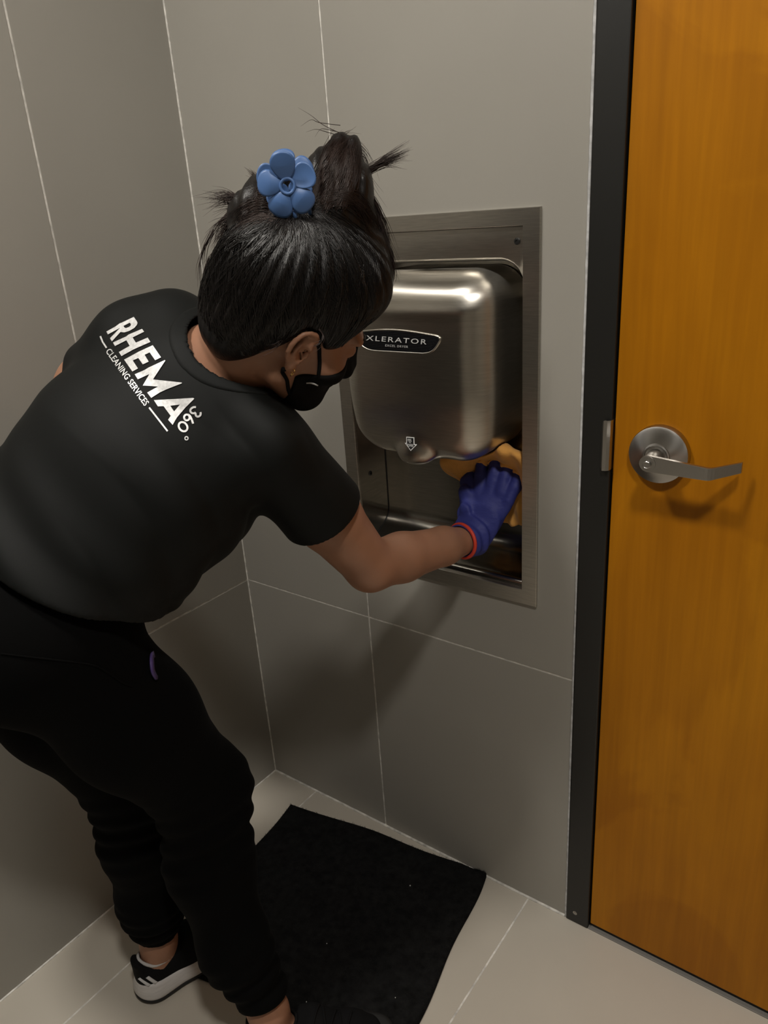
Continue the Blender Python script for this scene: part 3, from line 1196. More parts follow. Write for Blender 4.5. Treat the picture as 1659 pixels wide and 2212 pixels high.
# ---- feet: heel position and heading on the floor
FTR = dict(heel=np.array([0.492, -0.577, 0.0085]), dir=np.array([0.800, 0.600, 0.0]))
FTL = dict(heel=np.array([0.228, -0.622, 0.0006]), dir=np.array([0.235, 0.972, 0.02]))
for ft in (FTR, FTL):
    y = ft['dir'] / np.linalg.norm(ft['dir'])
    x = np.cross(y, [0, 0, 1.0]); x /= np.linalg.norm(x)
    ft['M'] = np.stack([x, y, np.cross(x, y)], 1)
foot_pts = lambda ft, pts: [ft['heel'] + ft['M'] @ np.array(p) for p in pts]


def foot_sdf(ft, A):
    h = foot_pts(ft, [(0, 0.045, 0.045), (0, 0.13, 0.045), (0, 0.20, 0.033)])
    return union([econe(A, h[0], 0.032, 0.026), chain(h, [0.026, (0.034, 0.024), (0.034, 0.014)], ft['M'][:, 0], 0.02)], 0.03)


foot_r, foot_l = foot_sdf(FTR, AR), foot_sdf(FTL, AL)

# ---- hands: finger polylines as world points
FIN_R = {
    'thumb': [PY(1014, 1100, .000), PY(1010, 1062, .022), PY(1012, 1040, .036), PY(1018, 1019, .050)],
    'index': [PY(1038, 1062, .026), PY(1039, 1025, .040), PY(1042, 998, .050), PY(1046, 980, .062)],
    'middle': [PY(1062, 1060, .028), PY(1068, 1022, .042), PY(1071, 1000, .052), PY(1074, 985, .064)],
    'ring': [PY(1083, 1066, .026), PY(1092, 1030, .042), PY(1097, 1008, .052), PY(1101, 992, .062)],
    'little': [PY(1098, 1082, .022), PY(1113, 1053, .036), PY(1119, 1036, .044), PY(1123, 1020, .052)],
}
PALM_R = [WR, PY(1036, 1120, .006), PY(1062, 1076, .024)]
ACR = PY(1100, 1085, .02) - PY(1018, 1075, .02)
# relaxed left hand
hlx = D(466, 1205, 1.262) - WL
hlx /= np.linalg.norm(hlx)
hly = np.cross(hlx, [0.2, 0.3, 0.9]); hly /= np.linalg.norm(hly)
hlz = np.cross(hlx, hly)
lw = lambda a, b, c: WL + hlx * a + hly * b + hlz * c
FIN_L = {
    'index': [lw(.070, .026, 0), lw(.103, .029, -.006), lw(.120, .029, -.016), lw(.130, .028, -.028)],
    'middle': [lw(.075, .008, 0), lw(.112, .009, -.007), lw(.130, .009, -.018), lw(.140, .008, -.032)],
    'ring': [lw(.072, -.010, 0), lw(.106, -.012, -.008), lw(.122, -.012, -.020), lw(.130, -.012, -.033)],
    'little': [lw(.065, -.027, 0), lw(.090, -.031, -.008), lw(.103, -.032, -.018), lw(.110, -.032, -.028)],
    'thumb': [lw(.025, .026, -.004), lw(.050, .044, -.012), lw(.070, .050, -.022), lw(.084, .048, -.030)],
}
PALM_L = [WL, lw(.035, 0, 0), lw(.068, 0, 0)]


def hand_sdf(fin, palm, across, g):
    """g = extra thickness (0 for the hand itself, glove wall for the glove)"""
    fs = [econe(palm[0], palm[1], (0.030 + g, 0.0225 + g), (0.038 + g, 0.017 + g), across),
          econe(palm[1], palm[2], (0.038 + g, 0.017 + g), (0.0400 + g, 0.0140 + g), across)]
    base = union(fs, 0.015)
    fr = {'thumb': 0.0108, 'index': 0.0088, 'middle': 0.0090, 'ring': 0.0086, 'little': 0.0078}
    lim = []
    for n, P in fin.items():
        r = fr[n]
        lim.append(chain(P, [r * 1.12 + g, r * 1.02 + g, r * 0.98 + g, r * 0.82 + g], None, 0.004))

    def f(P):
        d = base(P)
        for l in lim:
            d = smin(d, l(P), 0.006)
        return d
    return f


hand_r = hand_sdf(FIN_R, PALM_R, ACR, -0.0042)
hand_l = hand_sdf(FIN_L, PALM_L, hly, -0.0042)


def near_eval(f, P, c, r, far=1.0):
    """evaluate f only near c, elsewhere the distance to that neighbourhood"""
    dist = np.linalg.norm(P - c, axis=1)
    m = dist < r
    out = np.maximum(dist - r, 0.0) + 0.02
    if m.any():
        out[m] = f(P[m])
    return out


def body_sdf(P):
    d = torso_in(P)
    d = smin(d, neck_f(P), 0.035)
    for a in (arm_r, arm_l):
        d = smin(d, a(P), 0.03)
    for a in (leg_r, leg_l):
        d = smin(d, a(P), 0.03)
    d = smin(d, near_eval(lambda Q: head_sdf((Q - HC) @ HM), P, HC, 0.19), 0.016)
    d = smin(d, near_eval(hand_r, P, PALM_R[1], 0.17), 0.012)
    d = smin(d, near_eval(hand_l, P, PALM_L[1], 0.17), 0.012)
    d = smin(d, near_eval(foot_r, P, FTR['heel'], 0.33), 0.02)
    d = smin(d, near_eval(foot_l, P, FTL['heel'], 0.33), 0.02)
    return d


sdf_mesh('body', body_sdf, (-0.02, -0.88, -0.01), (0.80, 0.09, 1.42), 0.0032, 'skin', person, whole=True)

# ---- t-shirt
shirt_sp = [np.array([0.268, -0.708, 0.850]), np.array([0.300, -0.655, 0.915]), np.array([0.335, -0.590, 0.985]), np.array([0.385, -0.500, 1.080]), np.array([0.425, -0.432, 1.155])]
shirt_t = chain(shirt_sp, [(0.190, 0.140), (0.178, 0.130), (0.160, 0.122), (0.160, 0.120), (0.150, 0.088)], LAT, 0.06)
YOKE = chain([SL + (SR - SL) * 0.02 + np.array([0, 0.0, 0.0]), NB - np.array([0.02, 0.01, 0.005]), SR], [(0.050, 0.050), (0.072, 0.072), (0.052, 0.052)], None, 0.06)
ar = (ER - SR) / np.linalg.norm(ER - SR)
al = (EL - SL) / np.linalg.norm(EL - SL)
sleeve_r = econe(SR, SR + ar * 0.140, (0.056, 0.056), (0.070, 0.066))
sleeve_l = econe(SL, SL + al * 0.095, (0.050, 0.050), (0.060, 0.058))
SPA = (shirt_sp[-1] - shirt_sp[0]) / np.linalg.norm(shirt_sp[-1] - shirt_sp[0])
DOR = np.cross(LAT, SPA)                      # points out of the chest or the back
DOR /= np.linalg.norm(DOR)
if DOR[2] < 0:
    DOR = -DOR                                # the back faces up and towards the lamps


def vnoise(P, s, seed=0):
    """cheap smooth noise from a few rotated sines"""
    r = np.random.default_rng(seed)
    out = np.zeros(len(P))
    for k in range(5):
        w = r.standard_normal(3)
        w *= s * (0.6 + 0.9 * r.random()) / np.linalg.norm(w)
        out += np.sin(P @ w + r.random() * 6.28)
    return out / 5


def shirt_folds(P):
    t = (P - shirt_sp[0]) @ SPA
    l = (P - shirt_sp[0]) @ LAT
    v = (P - shirt_sp[0]) @ DOR
    w = np.exp(-((t - 0.13) / 0.10) ** 2)
    f = 0.0065 * w * np.sin(95 * t + 16 * l + 9 * v + 5 * vnoise(P, 9, 3))
    # drag lines running from the right armpit across the side of the waist
    f += 0.0055 * np.exp(-((l - 0.13) / 0.07) ** 2) * (0.5 - np.abs(np.sin(32 * t - 30 * v + 1.6 * vnoise(P, 12, 5)))) * np.clip((t - 0.02) / 0.08, 0, 1)
    f += 0.0030 * vnoise(P, 26, 1)
    return f


BUST = [ell(D(450, 1100, 1.12), (0.061, 0.061, 0.061)), ell(D(450, 1100, 1.12) - LAT * 0.15, (0.057, 0.057, 0.057)),
        ell(D(378, 706, 1.095), (0.052, 0.052, 0.052))]


def shirt_sdf(P, folds=True):
    d = shirt_t(P)
    d = smin(d, YOKE(P), 0.055)
    for b in BUST:
        d = smin(d, b(P), 0.05)
    d = smin(d, sleeve_r(P), 0.035)
    d = smin(d, sleeve_l(P), 0.035)
    if folds:
        d = d + shirt_folds(P)
    # openings: neck, sleeves, hem
    nk = neck_f(P) - 0.011
    d = smax(d, -nk, 0.006)
    cut_r = (P - (SR + ar * 0.142)) @ ar
    near_arm = econe(SR, ER, 0.11, 0.10)(P)
    d = np.where(near_arm < 0.03, smax(d, cut_r, 0.006), d)
    cav = np.maximum(arm_r(P) - 0.006, -((P - (SR + ar * 0.105)) @ ar))
    d = smax(d, -cav, 0.003)
    cut_l = (P - (SL + al * 0.100)) @ al
    near_l = econe(SL, EL, 0.11, 0.10)(P)
    d = np.where(near_l < 0.02, smax(d, cut_l, 0.006), d)
    # the lower part of the shirt lies over the trousers
    d = smin(d, seat_sdf(P) - 0.007, 0.012)
    hem = -((P - shirt_sp[0]) @ HEMN - HEM0 - 0.004 * np.sin(14 * ((P - shirt_sp[0]) @ LAT)))
    return smax(d, hem, 0.006)


hipc = (HR + HL) / 2
seat_fs = [chain([hipc + SPA * 0.075, hipc + SPA * 0.02], [(0.150, 0.108), (0.172, 0.122)], LAT, 0.04),
           ell(HR + np.array([-0.02, -0.040, 0.005]), (0.104, 0.104, 0.104)), ell(HL + np.array([0.0, -0.040, 0.005]), (0.102, 0.102, 0.102))]
seat_sdf = union(seat_fs, 0.06)
# hem plane through three points of the garment
_hp = trace(lambda P: smin(shirt_t(P), seat_sdf(P) - 0.007, 0.012), [15, 180, 338], [1334, 1348, 1318], 0.75)
HEMN = np.cross(_hp[1] - _hp[0], _hp[2] - _hp[0])
HEMN = HEMN / np.linalg.norm(HEMN)
if HEMN @ SPA < 0:
    HEMN = -HEMN
HEMN = HEMN * 0.5 + SPA * 0.5
HEMN = HEMN / np.linalg.norm(HEMN)
HEM0 = float(((_hp - shirt_sp[0]) @ HEMN).mean())
sh = sdf_mesh('t_shirt', shirt_sdf, (0.0, -0.92, 0.68), (0.72, -0.18, 1.34), 0.0034, 'shirt', person, relax=2, whole=True)
sh['label'] = 'black short-sleeved t-shirt with a silver print across the back'



def collar_sdf(P):
    d = smin(shirt_t(P), YOKE(P), 0.055)
    for b in BUST:
        d = smin(d, b(P), 0.05)
    d = smin(smin(d, sleeve_r(P), 0.035), sleeve_l(P), 0.035) + shirt_folds(P)
    nk = neck_f(P)
    d = smax(d - 0.0016, -(d + 0.004), 0.001)
    return smax(smax(d, nk - 0.023, 0.0015), -(nk - 0.0095), 0.0015)


sdf_mesh('collar', collar_sdf, NB - 0.16, NB + 0.16, 0.0024, 'shirt', sh, whole=True)

# ---- trousers
leg_fs = []
for H, K, A, s, o in ((HR, KR, AR, 1, CALF), (HL, KL, AL, 2, np.zeros(3))):
    sh_ = (A - K) / np.linalg.norm(A - K)
    leg_fs.append((chain([H, H + (K - H) * 0.5, K, K + (A - K) * 0.32 + o, K + (A - K) * 0.70 + o, A - sh_ * 0.035], [0.103, 0.094, 0.075, 0.069, 0.056, 0.0455], None, 0.04), K, sh_, np.linalg.norm(A - K), s))


def trousers_sdf(P):
    d = seat_sdf(P)
    for leg, K, sh_, L, s in leg_fs:
        e = leg(P)
        t = (P - K) @ sh_
        lat = (P - K) @ LAT
        e = e + 0.0035 * np.exp(-((t - 0.06) / 0.07) ** 2) * np.sin(150 * t + 30 * lat + 4 * vnoise(P, 14, s))
        e = e + 0.0035 * np.exp(-((t - L * 0.82) / 0.05) ** 2) * np.sin(170 * t + 25 * lat + 3 * vnoise(P, 18, s + 4))
        e = smax(e, t - (L - 0.028), 0.006)
        d = smin(d, e, 0.03)
    d = d + 0.0028 * vnoise(P, 22, 8)
    top = (P - shirt_sp[0]) @ HEMN - HEM0 - 0.018
    return smax(d, top, 0.006)


tr = sdf_mesh('trousers', trousers_sdf, (0.0, -0.92, 0.04), (0.66, -0.36, 1.02), 0.0042, 'trousers', person, whole=True)
tr['label'] = 'loose black cuffed trousers'

# ---- gloves
gl_r0 = hand_sdf(FIN_R, PALM_R, ACR, 0.0020)
fa = (ER - WR) / np.linalg.norm(ER - WR)
cuff_r = econe(WR - fa * 0.010, WR + fa * 0.022, (0.032, 0.027), (0.0335, 0.0285), ACR)


def glove_r(P):
    d = smin(gl_r0(P), cuff_r(P), 0.012)
    t = (P - WR) @ fa
    # crumpled film over the wrist and the back of the hand
    d = d - 0.0022 * np.exp(-((t + 0.012) / 0.028) ** 2) * (0.6 + np.sin(330 * t + 60 * (P @ ACR) / np.linalg.norm(ACR) + 3 * vnoise(P, 50, 2)))
    d = d - 0.0014 * (0.5 + vnoise(P, 120, 6))
    d = smax(d, t - 0.022, 0.002)
    return smax(d, -np.maximum(arm_r(P) - 0.0012, -(t - 0.004)), 0.001)


g1 = sdf_mesh('glove', glove_r, (0.55, -0.12, 0.76), (0.76, 0.09, 1.0), 0.0018, 'glove', person)
g1['label'] = 'blue disposable glove holding the orange cloth'
gl_l0 = hand_sdf(FIN_L, PALM_L, hly, 0.0012)
g2 = sdf_mesh('glove', lambda P: gl_l0(P) + 0.001 * vnoise(P, 110, 9), WL - 0.2, WL + 0.2, 0.0024, 'glove', person)
g2['label'] = 'blue disposable glove on the lowered left hand'
# red band round the right wrist, at the edge of the glove
bc = WR + fa * 0.017
bu = ACR - fa * (ACR @ fa); bu /= np.linalg.norm(bu)
bw = np.cross(fa, bu)
loop = [bc + bu * (0.0350 * math.cos(t)) + bw * (0.0305 * math.sin(t)) + fa * 0.004 * math.cos(t) for t in np.linspace(0, 2 * math.pi, 48, endpoint=False)]
wb = tube('wrist_band', loop, 0.0032, 'redband', person, 10, True)
wb['label'] = 'thin red band around the gloved wrist'

# ---- silver print on the back of the shirt
shirt_flat = lambda P: shirt_sdf(P)
c1 = lambda L_: [(210 + 0.072333 * x, 670 + 0.072333 * y) for x, y in L_]
c2 = lambda L_: [(280 + 0.10247 * x, 770 + 0.10247 * y) for x, y in L_]
ART = [
    ('letter', [c1([(290, 650), (560, 500), (690, 405), (740, 390), (1105, 215), (1195, 345), (1218, 400), (1195, 460), (1120, 550), (960, 640),
                      (820, 680), (710, 665), (455, 945), (398, 850), (700, 540), (335, 735)]),
                  c1([(797, 485), (985, 390), (1020, 430), (1010, 480), (960, 520), (870, 550), (830, 535)])]),
    ('letter', [c1([(485, 980), (880, 800), (950, 745), (1030, 710), (1350, 575), (1415, 660), (1070, 830), (1168, 985), (1520, 835), (1600, 965),
                      (1200, 1140), (1090, 1190), (740, 1385), (662, 1265), (985, 1080), (885, 915), (548, 1085)])]),
    ('letter', [[(269.2, 777.8), (301.1, 760.4), (330.8, 746.8), (348.7, 772.8), (336, 779), (324.3, 762.2), (313.4, 767.3), (322.1, 782.1),
                   (309.5, 787.9), (299.7, 774.2), (287.8, 779.6), (299, 796.8), (286.7, 803.4)]]),
    ('letter', [c2([(115, 385), (330, 290), (400, 245), (745, 85), (760, 95), (500, 490), (1100, 555), (1105, 572), (800, 690), (640, 765), (460, 880),
                      (375, 770), (605, 640), (285, 620), (425, 378), (180, 490)])]),
    ('letter', [c2([(515, 928), (1340, 878), (1365, 895), (1175, 1085), (1000, 1290), (908, 1448), (812, 1340), (868, 1258), (720, 1055), (600, 1060)]),
                  c2([(860, 1045), (1065, 1018), (940, 1165)])]),
    ('underline', stroke(c1([(110, 785), (180, 960), (295, 1140)]), 3.6)),
    ('underline', stroke(c2([(415, 1085), (610, 1335), (800, 1580)]), 3.6)),
    ('digit', stroke(c2(smooth_path([(1400, 1070, 0), (1340, 1075, 0), (1290, 1115, 0), (1285, 1165, 0), (1325, 1200, 0), (1375, 1195, 0), (1395, 1180, 0)], 16)[:, :2]), 4.2)),
    ('digit', stroke(c2(smooth_path([(1390, 1195, 0), (1400, 1250, 0), (1440, 1272, 0), (1485, 1250, 0), (1500, 1205, 0), (1490, 1180, 0)], 16)[:, :2]), 4.2)),
    ('digit', stroke(c2([(1207 + 58 * math.cos(t), 1290 + 62 * math.sin(t)) for t in np.linspace(0, 2 * math.pi, 22, endpoint=False)]), 4.2, True)),
    ('digit', stroke(c2(smooth_path([(1235, 1225, 0), (1275, 1262, 0), (1308, 1330, 0), (1338, 1420, 0)], 10)[:, :2]), 4.4)),
    ('digit', stroke(c2([(1127 + 105 * math.cos(t) * 0.62 - 84 * math.sin(t) * 0.78, 1485 + 105 * math.cos(t) * 0.78 + 84 * math.sin(t) * 0.62)
                           for t in np.linspace(0, 2 * math.pi, 28, endpoint=False)]), 4.2, True)),
    ('degree_ring', stroke(c2([(1198 + 33 * math.cos(t), 1728 + 35 * math.sin(t)) for t in np.linspace(0, 2 * math.pi, 18, endpoint=False)]), 2.4, True)),
]
for n, loops in ART:
    art_on_surface(n, poly_art(loops), idp, shirt_flat, 0.85, 'print', sh, 0.0011, 6)
me = text_art('CLEANING SERVICES', 0.012, 1.02)
art_on_surface('lettering', me, text_map(me, 229.0, 760.5, 312.5, 878.5, (11.2, -8.6)), shirt_flat, 0.85, 'print', sh, 0.0011, 6)



# ---- face mask
def to_world(f):
    return lambda P: f((P - HC) @ HM)


def mask_l(P):
    A = np.abs(P[:, 0])
    Q = np.stack([A, P[:, 1], P[:, 2]], 1)
    d = ell((0, 0.033, -0.042), (0.063, 0.064, 0.077))(P)
    d = smin(d, econe((0, 0.088, -0.004), (0, 0.104, -0.036), (0.013, 0.012), (0.026, 0.014), (1, 0, 0))(P), 0.022)
    d = smin(d, ell((0, 0.074, -0.092), (0.028, 0.024, 0.024))(P), 0.025)
    d = smin(d, econe((0.050, 0.018, -0.058), (0.026, 0.064, -0.096), 0.019, 0.018)(Q), 0.02)
    d = smin(d, head_sdf(P) - 0.003, 0.004)
    d = d + 0.0012 * np.sin(120 * P[:, 2] + 30 * P[:, 1])
    top = P[:, 2] - (-0.036 + (P[:, 1] - 0.034) * 0.56 - 0.10 * (A - 0.03) ** 2)
    rear = (0.024 - 0.25 * (P[:, 2] + 0.07)) - P[:, 1]
    d = smax(d, top, 0.003)
    return smax(d, rear, 0.003)


fm = sdf_mesh('face_mask', to_world(mask_l), HC - 0.2, HC + 0.2, 0.0022, 'mask', person)
fm['label'] = 'black cloth face mask'


def on_head(pts, lift, n=24):
    p = smooth_path(pts, n)
    for _ in range(6):
        d = head_sdf(p)
        g = grad(head_sdf, p)
        p = p - g * (d - lift)[:, None]
    return HC + p @ HM.T


for s in (1, -1):
    m = lambda L_: [(x * s, y, z) for x, y, z in L_]
    tube('ear_loop', on_head(m([(0.080, 0.006, 0.033), (0.076, 0.020, 0.016), (0.070, 0.034, -0.008), (0.066, 0.044, -0.026), (0.062, 0.050, -0.034)]), 0.0018), 0.0026, 'mask', fm, 8)
    tube('ear_loop', on_head(m([(0.078, -0.010, -0.036), (0.070, 0.002, -0.048), (0.064, 0.012, -0.060), (0.060, 0.024, -0.072)]), 0.0018), 0.0026, 'mask', fm, 8)
    tube('mask_lining', on_head(m([(0.061, 0.036, -0.047), (0.060, 0.044, -0.041), (0.057, 0.053, -0.036)]), 0.0046), 0.0012, 'lining', fm, 6)
# earrings, eyebrows, lashes
for s in (1, -1):
    e = [HC + HM @ np.array([s * (0.0855 + 0.003 * math.cos(t)), 0.003 + 0.0008 * math.sin(2 * t), -0.031 + 0.0048 * math.sin(t)]) for t in np.linspace(0, 2 * math.pi, 16, endpoint=False)]
    er = tube('earring', e, 0.0009, 'gold', person, 6, True)
    er['label'] = 'small gold earring'
    tube('eyebrow', on_head([(0.012 * s, 0.100, 0.022), (0.028 * s, 0.095, 0.030), (0.044 * s, 0.080, 0.027)], 0.0006), np.concatenate([np.linspace(0.0016, 0.0026, 12), np.linspace(0.0026, 0.0010, 12)]), 'brow', person, 6)
    tube('eyelashes', on_head([(0.020 * s, 0.092, -0.003), (0.032 * s, 0.093, -0.007), (0.045 * s, 0.082, -0.004)], 0.0006), 0.0010, 'brow', person, 5)

# ---- hair
ZMY = np.array([-0.16, -0.095, -0.075, -0.045, -0.024, -0.010, 0.010, 0.030, 0.050, 0.070, 0.088, 0.12])
ZMZ = np.array([-0.06, -0.080, -0.080, -0.052, -0.015, 0.022, 0.026, 0.010, 0.016, 0.040, 0.058, 0.085])


def cap_l(P):
    zm = np.interp(P[:, 1], ZMY, ZMZ) + 0.003 * np.sin(120 * P[:, 1])
    # the hair lies flat at the hairline and gains volume towards the crown
    s = np.clip((P[:, 2] - zm) / 0.085, 0, 1)
    vol = 0.0035 + (0.018 - 0.008 * np.clip(-P[:, 1] / 0.1, 0, 1)) * s * (2 - s)
    d = ell((0, -0.015, 0.034), (0.074, 0.094, 0.086))(P)
    d = smin(d, ell((0, 0.030, -0.010), (0.061, 0.060, 0.080))(P), 0.035)
    d = smin(d, ell((0, -0.058, -0.030), (0.056, 0.046, 0.062))(P), 0.03)
    d = d - vol
    d = smin(d, ell((0.006, 0.048, 0.086), (0.060, 0.048, 0.044))(P), 0.03)
    az = np.arctan2(P[:, 0], P[:, 1] + 0.05)
    amp = np.clip((np.hypot(P[:, 0], P[:, 1] + 0.05) - 0.02) / 0.05, 0, 1) * s
    d = d + amp * (0.0020 * np.sin(30 * az + 14 * P[:, 2]) + 0.0010 * np.sin(63 * az - 9 * P[:, 2]))
    return smax(d, (zm - P[:, 2]) * 0.8, 0.006)


LB = [(D(715, 440, 0.955), (0.046, 0.034)), (D(728, 385, 0.945), (0.040, 0.030)), (D(745, 325, 0.945), (0.024, 0.020))]
LA = [(D(620, 440, 0.935), (0.034, 0.030)), (D(560, 462, 0.945), (0.032, 0.028)), (D(528, 478, 0.955), (0.022, 0.022))]
LA2 = [(D(560, 450, 0.945), (0.026, 0.024)), (D(568, 405, 0.945), (0.016, 0.016))]
RU = CM[0]


BUN = union([econe(a[0], b[0], a[1], b[1], RU) for a, b in ((LB[0], LB[1]), (LB[1], LB[2]), (LA[0], LA[1]), (LA[1], LA[2]), (LA2[0], LA2[1]))], 0.018)
BUN0 = econe(D(600, 470, 0.945), D(700, 450, 0.95), (0.030, 0.030), (0.034, 0.030))


def bun_w(P):
    d = smin(BUN(P), BUN0(P), 0.03)
    q = P - LB[1][0]
    return d + 0.0016 * np.sin(260 * (q @ CM[0]) + 40 * (q @ CM[1])) + 0.0010 * np.sin(430 * (q @ CM[0]) - 90 * (q @ CM[2]))


SIDE = econe(D(742, 455, 0.972), D(790, 540, 1.000), 0.036, 0.034)


def hair_w(P):
    d = smin(cap_l((P - HC) @ HM), bun_w(P), 0.016)
    return smin(d, SIDE(P) + 0.0014 * np.sin(300 * (P @ CM[0]) + 150 * (P @ CM[1])), 0.03)


hair = sdf_mesh('hair', hair_w, HC - np.array([0.2, 0.2, 0.16]), HC + np.array([0.2, 0.2, 0.26]), 0.0026, 'hair', person, slack=2.2)
hair['label'] = 'dark hair twisted up into a messy bun'


def strands(name, paths, r, mat, parent):
    VV, FF, o = [], [], 0
    for p in paths:
        n = len(p)
        rr = r * np.minimum(1, np.linspace(1.35, 0.12, n) * 1.0)
        V, F = tube_data(p, rr, 3)
        VV.append(V)
        FF.append(F + o)
        o += len(V)
    ob = mesh(name, np.vstack(VV), np.vstack(FF), mat, parent)
    return tag(ob, kind='stuff')


# combed strands from the hairline up to the clip
crown = (D(640, 450, 0.93) - HC) @ HM
cen = np.array([0, -0.026, 0.040])
cdir = (crown - cen); cdir /= np.linalg.norm(cdir)
paths, paths_b = [], []
while len(paths) < 1500:
    a = rng.random() * 2 * math.pi
    y = 0.105 * math.cos(a) - 0.02
    z = np.interp(y, ZMY, ZMZ) + 0.007 + 0.05 * rng.random() ** 2
    x = 0.088 * math.sin(a)
    s = np.array([x, y, z]) - cen
    s /= np.linalg.norm(s)
    om = math.acos(np.clip(s @ cdir, -1, 1))
    if om < 0.25:
        continue
    t = np.linspace(0, 1, 12) * (0.80 + 0.2 * rng.random())
    w = rng.standard_normal(3) * 0.02
    pts = (np.sin((1 - t) * om)[:, None] * s + np.sin(t * om)[:, None] * cdir) / math.sin(om) + np.sin(t * math.pi)[:, None] * w
    pts = cen + pts * 0.10
    paths.append(pts)
allp = np.vstack(paths)
lift = np.repeat(0.0002 + 0.0012 * rng.random(len(paths)), 12)
for _ in range(3):
    allp = allp - grad(cap_l, allp) * (cap_l(allp) - lift)[:, None]
paths = [HC + p @ HM.T for p in allp.reshape(-1, 12, 3)]
paths = [p for p in paths if np.linalg.norm(np.diff(p, axis=0), axis=1).max() < 0.03]
strands('hair_strands', paths, 0.00055, 'hair_strand', hair)

# combed strands laid on the visible hair along guide lines: head, then the two lobes of the bun
def surf_strands(groups, name, mat, r):
    X, Y, LF = [], [], []
    for guide, n, sp in groups:
        g = np.array(guide, float)
        for _ in range(n):
            o0, o1 = rng.standard_normal(2) * sp, rng.standard_normal(2) * sp
            k = np.linspace(0, 1, len(g))[:, None]
            w = rng.standard_normal(g.shape) * sp * 0.12
            q = np.column_stack([g + o0 * (1 - k) * 0.6 + o1 * k + w, np.zeros(len(g))])
            f = 0.75 + 0.25 * rng.random()
            s0 = (1 - f) * rng.random()
            q = smooth_path(q, 60)[int(60 * s0):int(60 * (s0 + f))]
            q = q[np.linspace(0, len(q) - 1, 14).astype(int)]
            X.append(q[:, 0]); Y.append(q[:, 1])
            LF.append(np.full(14, 0.0003 + 0.0016 * rng.random()) + 0.0008 * np.sin(np.linspace(0, math.pi, 14)))
    P = trace(hair_w, np.concatenate(X), np.concatenate(Y), 0.80)
    ok = np.abs(hair_w(P)) < 0.003
    P = P + grad(hair_w, P) * np.concatenate(LF)[:, None]
    out = []
    for i in range(len(X)):
        p, m = P[i * 14:(i + 1) * 14], ok[i * 14:(i + 1) * 14]
        if m.all() and np.linalg.norm(np.diff(p, axis=0), axis=1).max() < 0.030:
            out.append(p)
    strands(name, out, r, mat, hair)


surf_strands([
    ([(612, 470), (560, 530), (505, 600), (470, 650)], 130, 22), ([(620, 474), (585, 560), (550, 640), (520, 695)], 130, 22),
    ([(630, 476), (615, 560), (600, 640), (588, 705)], 130, 20), ([(640, 474), (650, 550), (660, 630), (662, 700)], 130, 20),
    ([(652, 470), (690, 540), (715, 620), (728, 700)], 130, 22), ([(664, 464), (725, 520), (765, 600), (780, 690)], 130, 22),
    ([(672, 455), (750, 500), (805, 570), (815, 640)], 130, 20), ([(590, 480), (530, 510), (480, 540), (452, 590)], 100, 18),
], 'hair_strands', 'hair_strand', 0.00050)
surf_strands([
    ([(672, 440), (695, 385), (722, 325), (745, 300)], 170, 14), ([(700, 450), (722, 390), (742, 340), (756, 305)], 170, 14),
    ([(735, 450), (755, 400), (765, 350), (766, 315)], 150, 12), ([(690, 440), (740, 420), (780, 440), (815, 500)], 120, 14),
    ([(605, 455), (570, 440), (540, 450), (515, 480)], 130, 12), ([(600, 475), (565, 470), (535, 480), (512, 497)], 110, 9),
    ([(585, 430), (565, 415), (555, 420), (540, 450)], 70, 8),
], 'hair_strands', 'hair_brown', 0.00055)
# loose ends and fly-aways, drawn along guide lines


def tuft(guide, d0, d1, n, spread, r0=1.0):
    g = np.array([D(x, y, d) for (x, y), d in zip(guide, np.linspace(d0, d1, len(guide)))])
    for _ in range(n):
        o = rng.standard_normal(3) * spread * 0.35
        e = rng.standard_normal(3) * spread
        k = np.linspace(0, 1, len(g))[:, None]
        f = 0.72 + 0.33 * rng.random()
        q = g[0] + (g - g[0]) * f
        paths_b.append(smooth_path(q + o * (1 - k) + e * k ** 1.6 + rng.standard_normal(g.shape) * spread * 0.12 * k, 12))


tuft([(770, 400), (795, 372), (830, 348), (880, 324)], .955, .97, 120, .0045)
tuft([(770, 390), (800, 362), (840, 345), (872, 342)], .955, .97, 30, .006)
tuft([(550, 470), (505, 440), (478, 432), (452, 436)], .945, .955, 35, .009)
tuft([(540, 480), (498, 470), (470, 490), (455, 520)], .945, .96, 30, .009)
tuft([(525, 500), (490, 515), (470, 545), (458, 580)], .950, .975, 40, .007)
tuft([(700, 330), (742, 296), (785, 325), (800, 372)], .938, .955, 45, .006)
tuft([(660, 380), (700, 330), (735, 298), (760, 290)], .925, .94, 45, .007)
tuft([(545, 452), (510, 425), (480, 418), (447, 428)], .945, .955, 70, .006)
tuft([(530, 470), (500, 460), (480, 480), (462, 508)], .945, .96, 60, .006)
tuft([(515, 490), (490, 490), (478, 505), (465, 530)], .950, .965, 50, .005)
tuft([(575, 420), (560, 395), (550, 380), (538, 372)], .945, .95, 45, .0035)
tuft([(700, 380), (715, 330), (745, 300), (775, 315)], .935, .95, 40, .006)
tuft([(760, 330), (790, 350), (800, 400), (825, 450)], .945, .97, 12, .008)
tuft([(780, 400), (812, 440), (832, 490), (842, 540)], .955, .985, 40, .006)
tuft([(775, 400), (815, 470), (838, 540), (852, 598)], .960, .99, 90, .005)
tuft([(820, 500), (845, 560), (848, 590), (838, 610)], .975, 1.0, 60, .004)
tuft([(455, 560), (442, 600), (450, 640), (475, 672)], .99, 1.0, 60, .004)
tuft([(470, 620), (500, 670), (540, 710), (560, 735)], .96, .965, 40, .006)
tuft([(600, 720), (610, 735), (595, 752), (570, 760)], .925, .925, 8, .003)
tuft([(690, 712), (700, 730), (690, 748), (676, 752)], .905, .905, 7, .002)
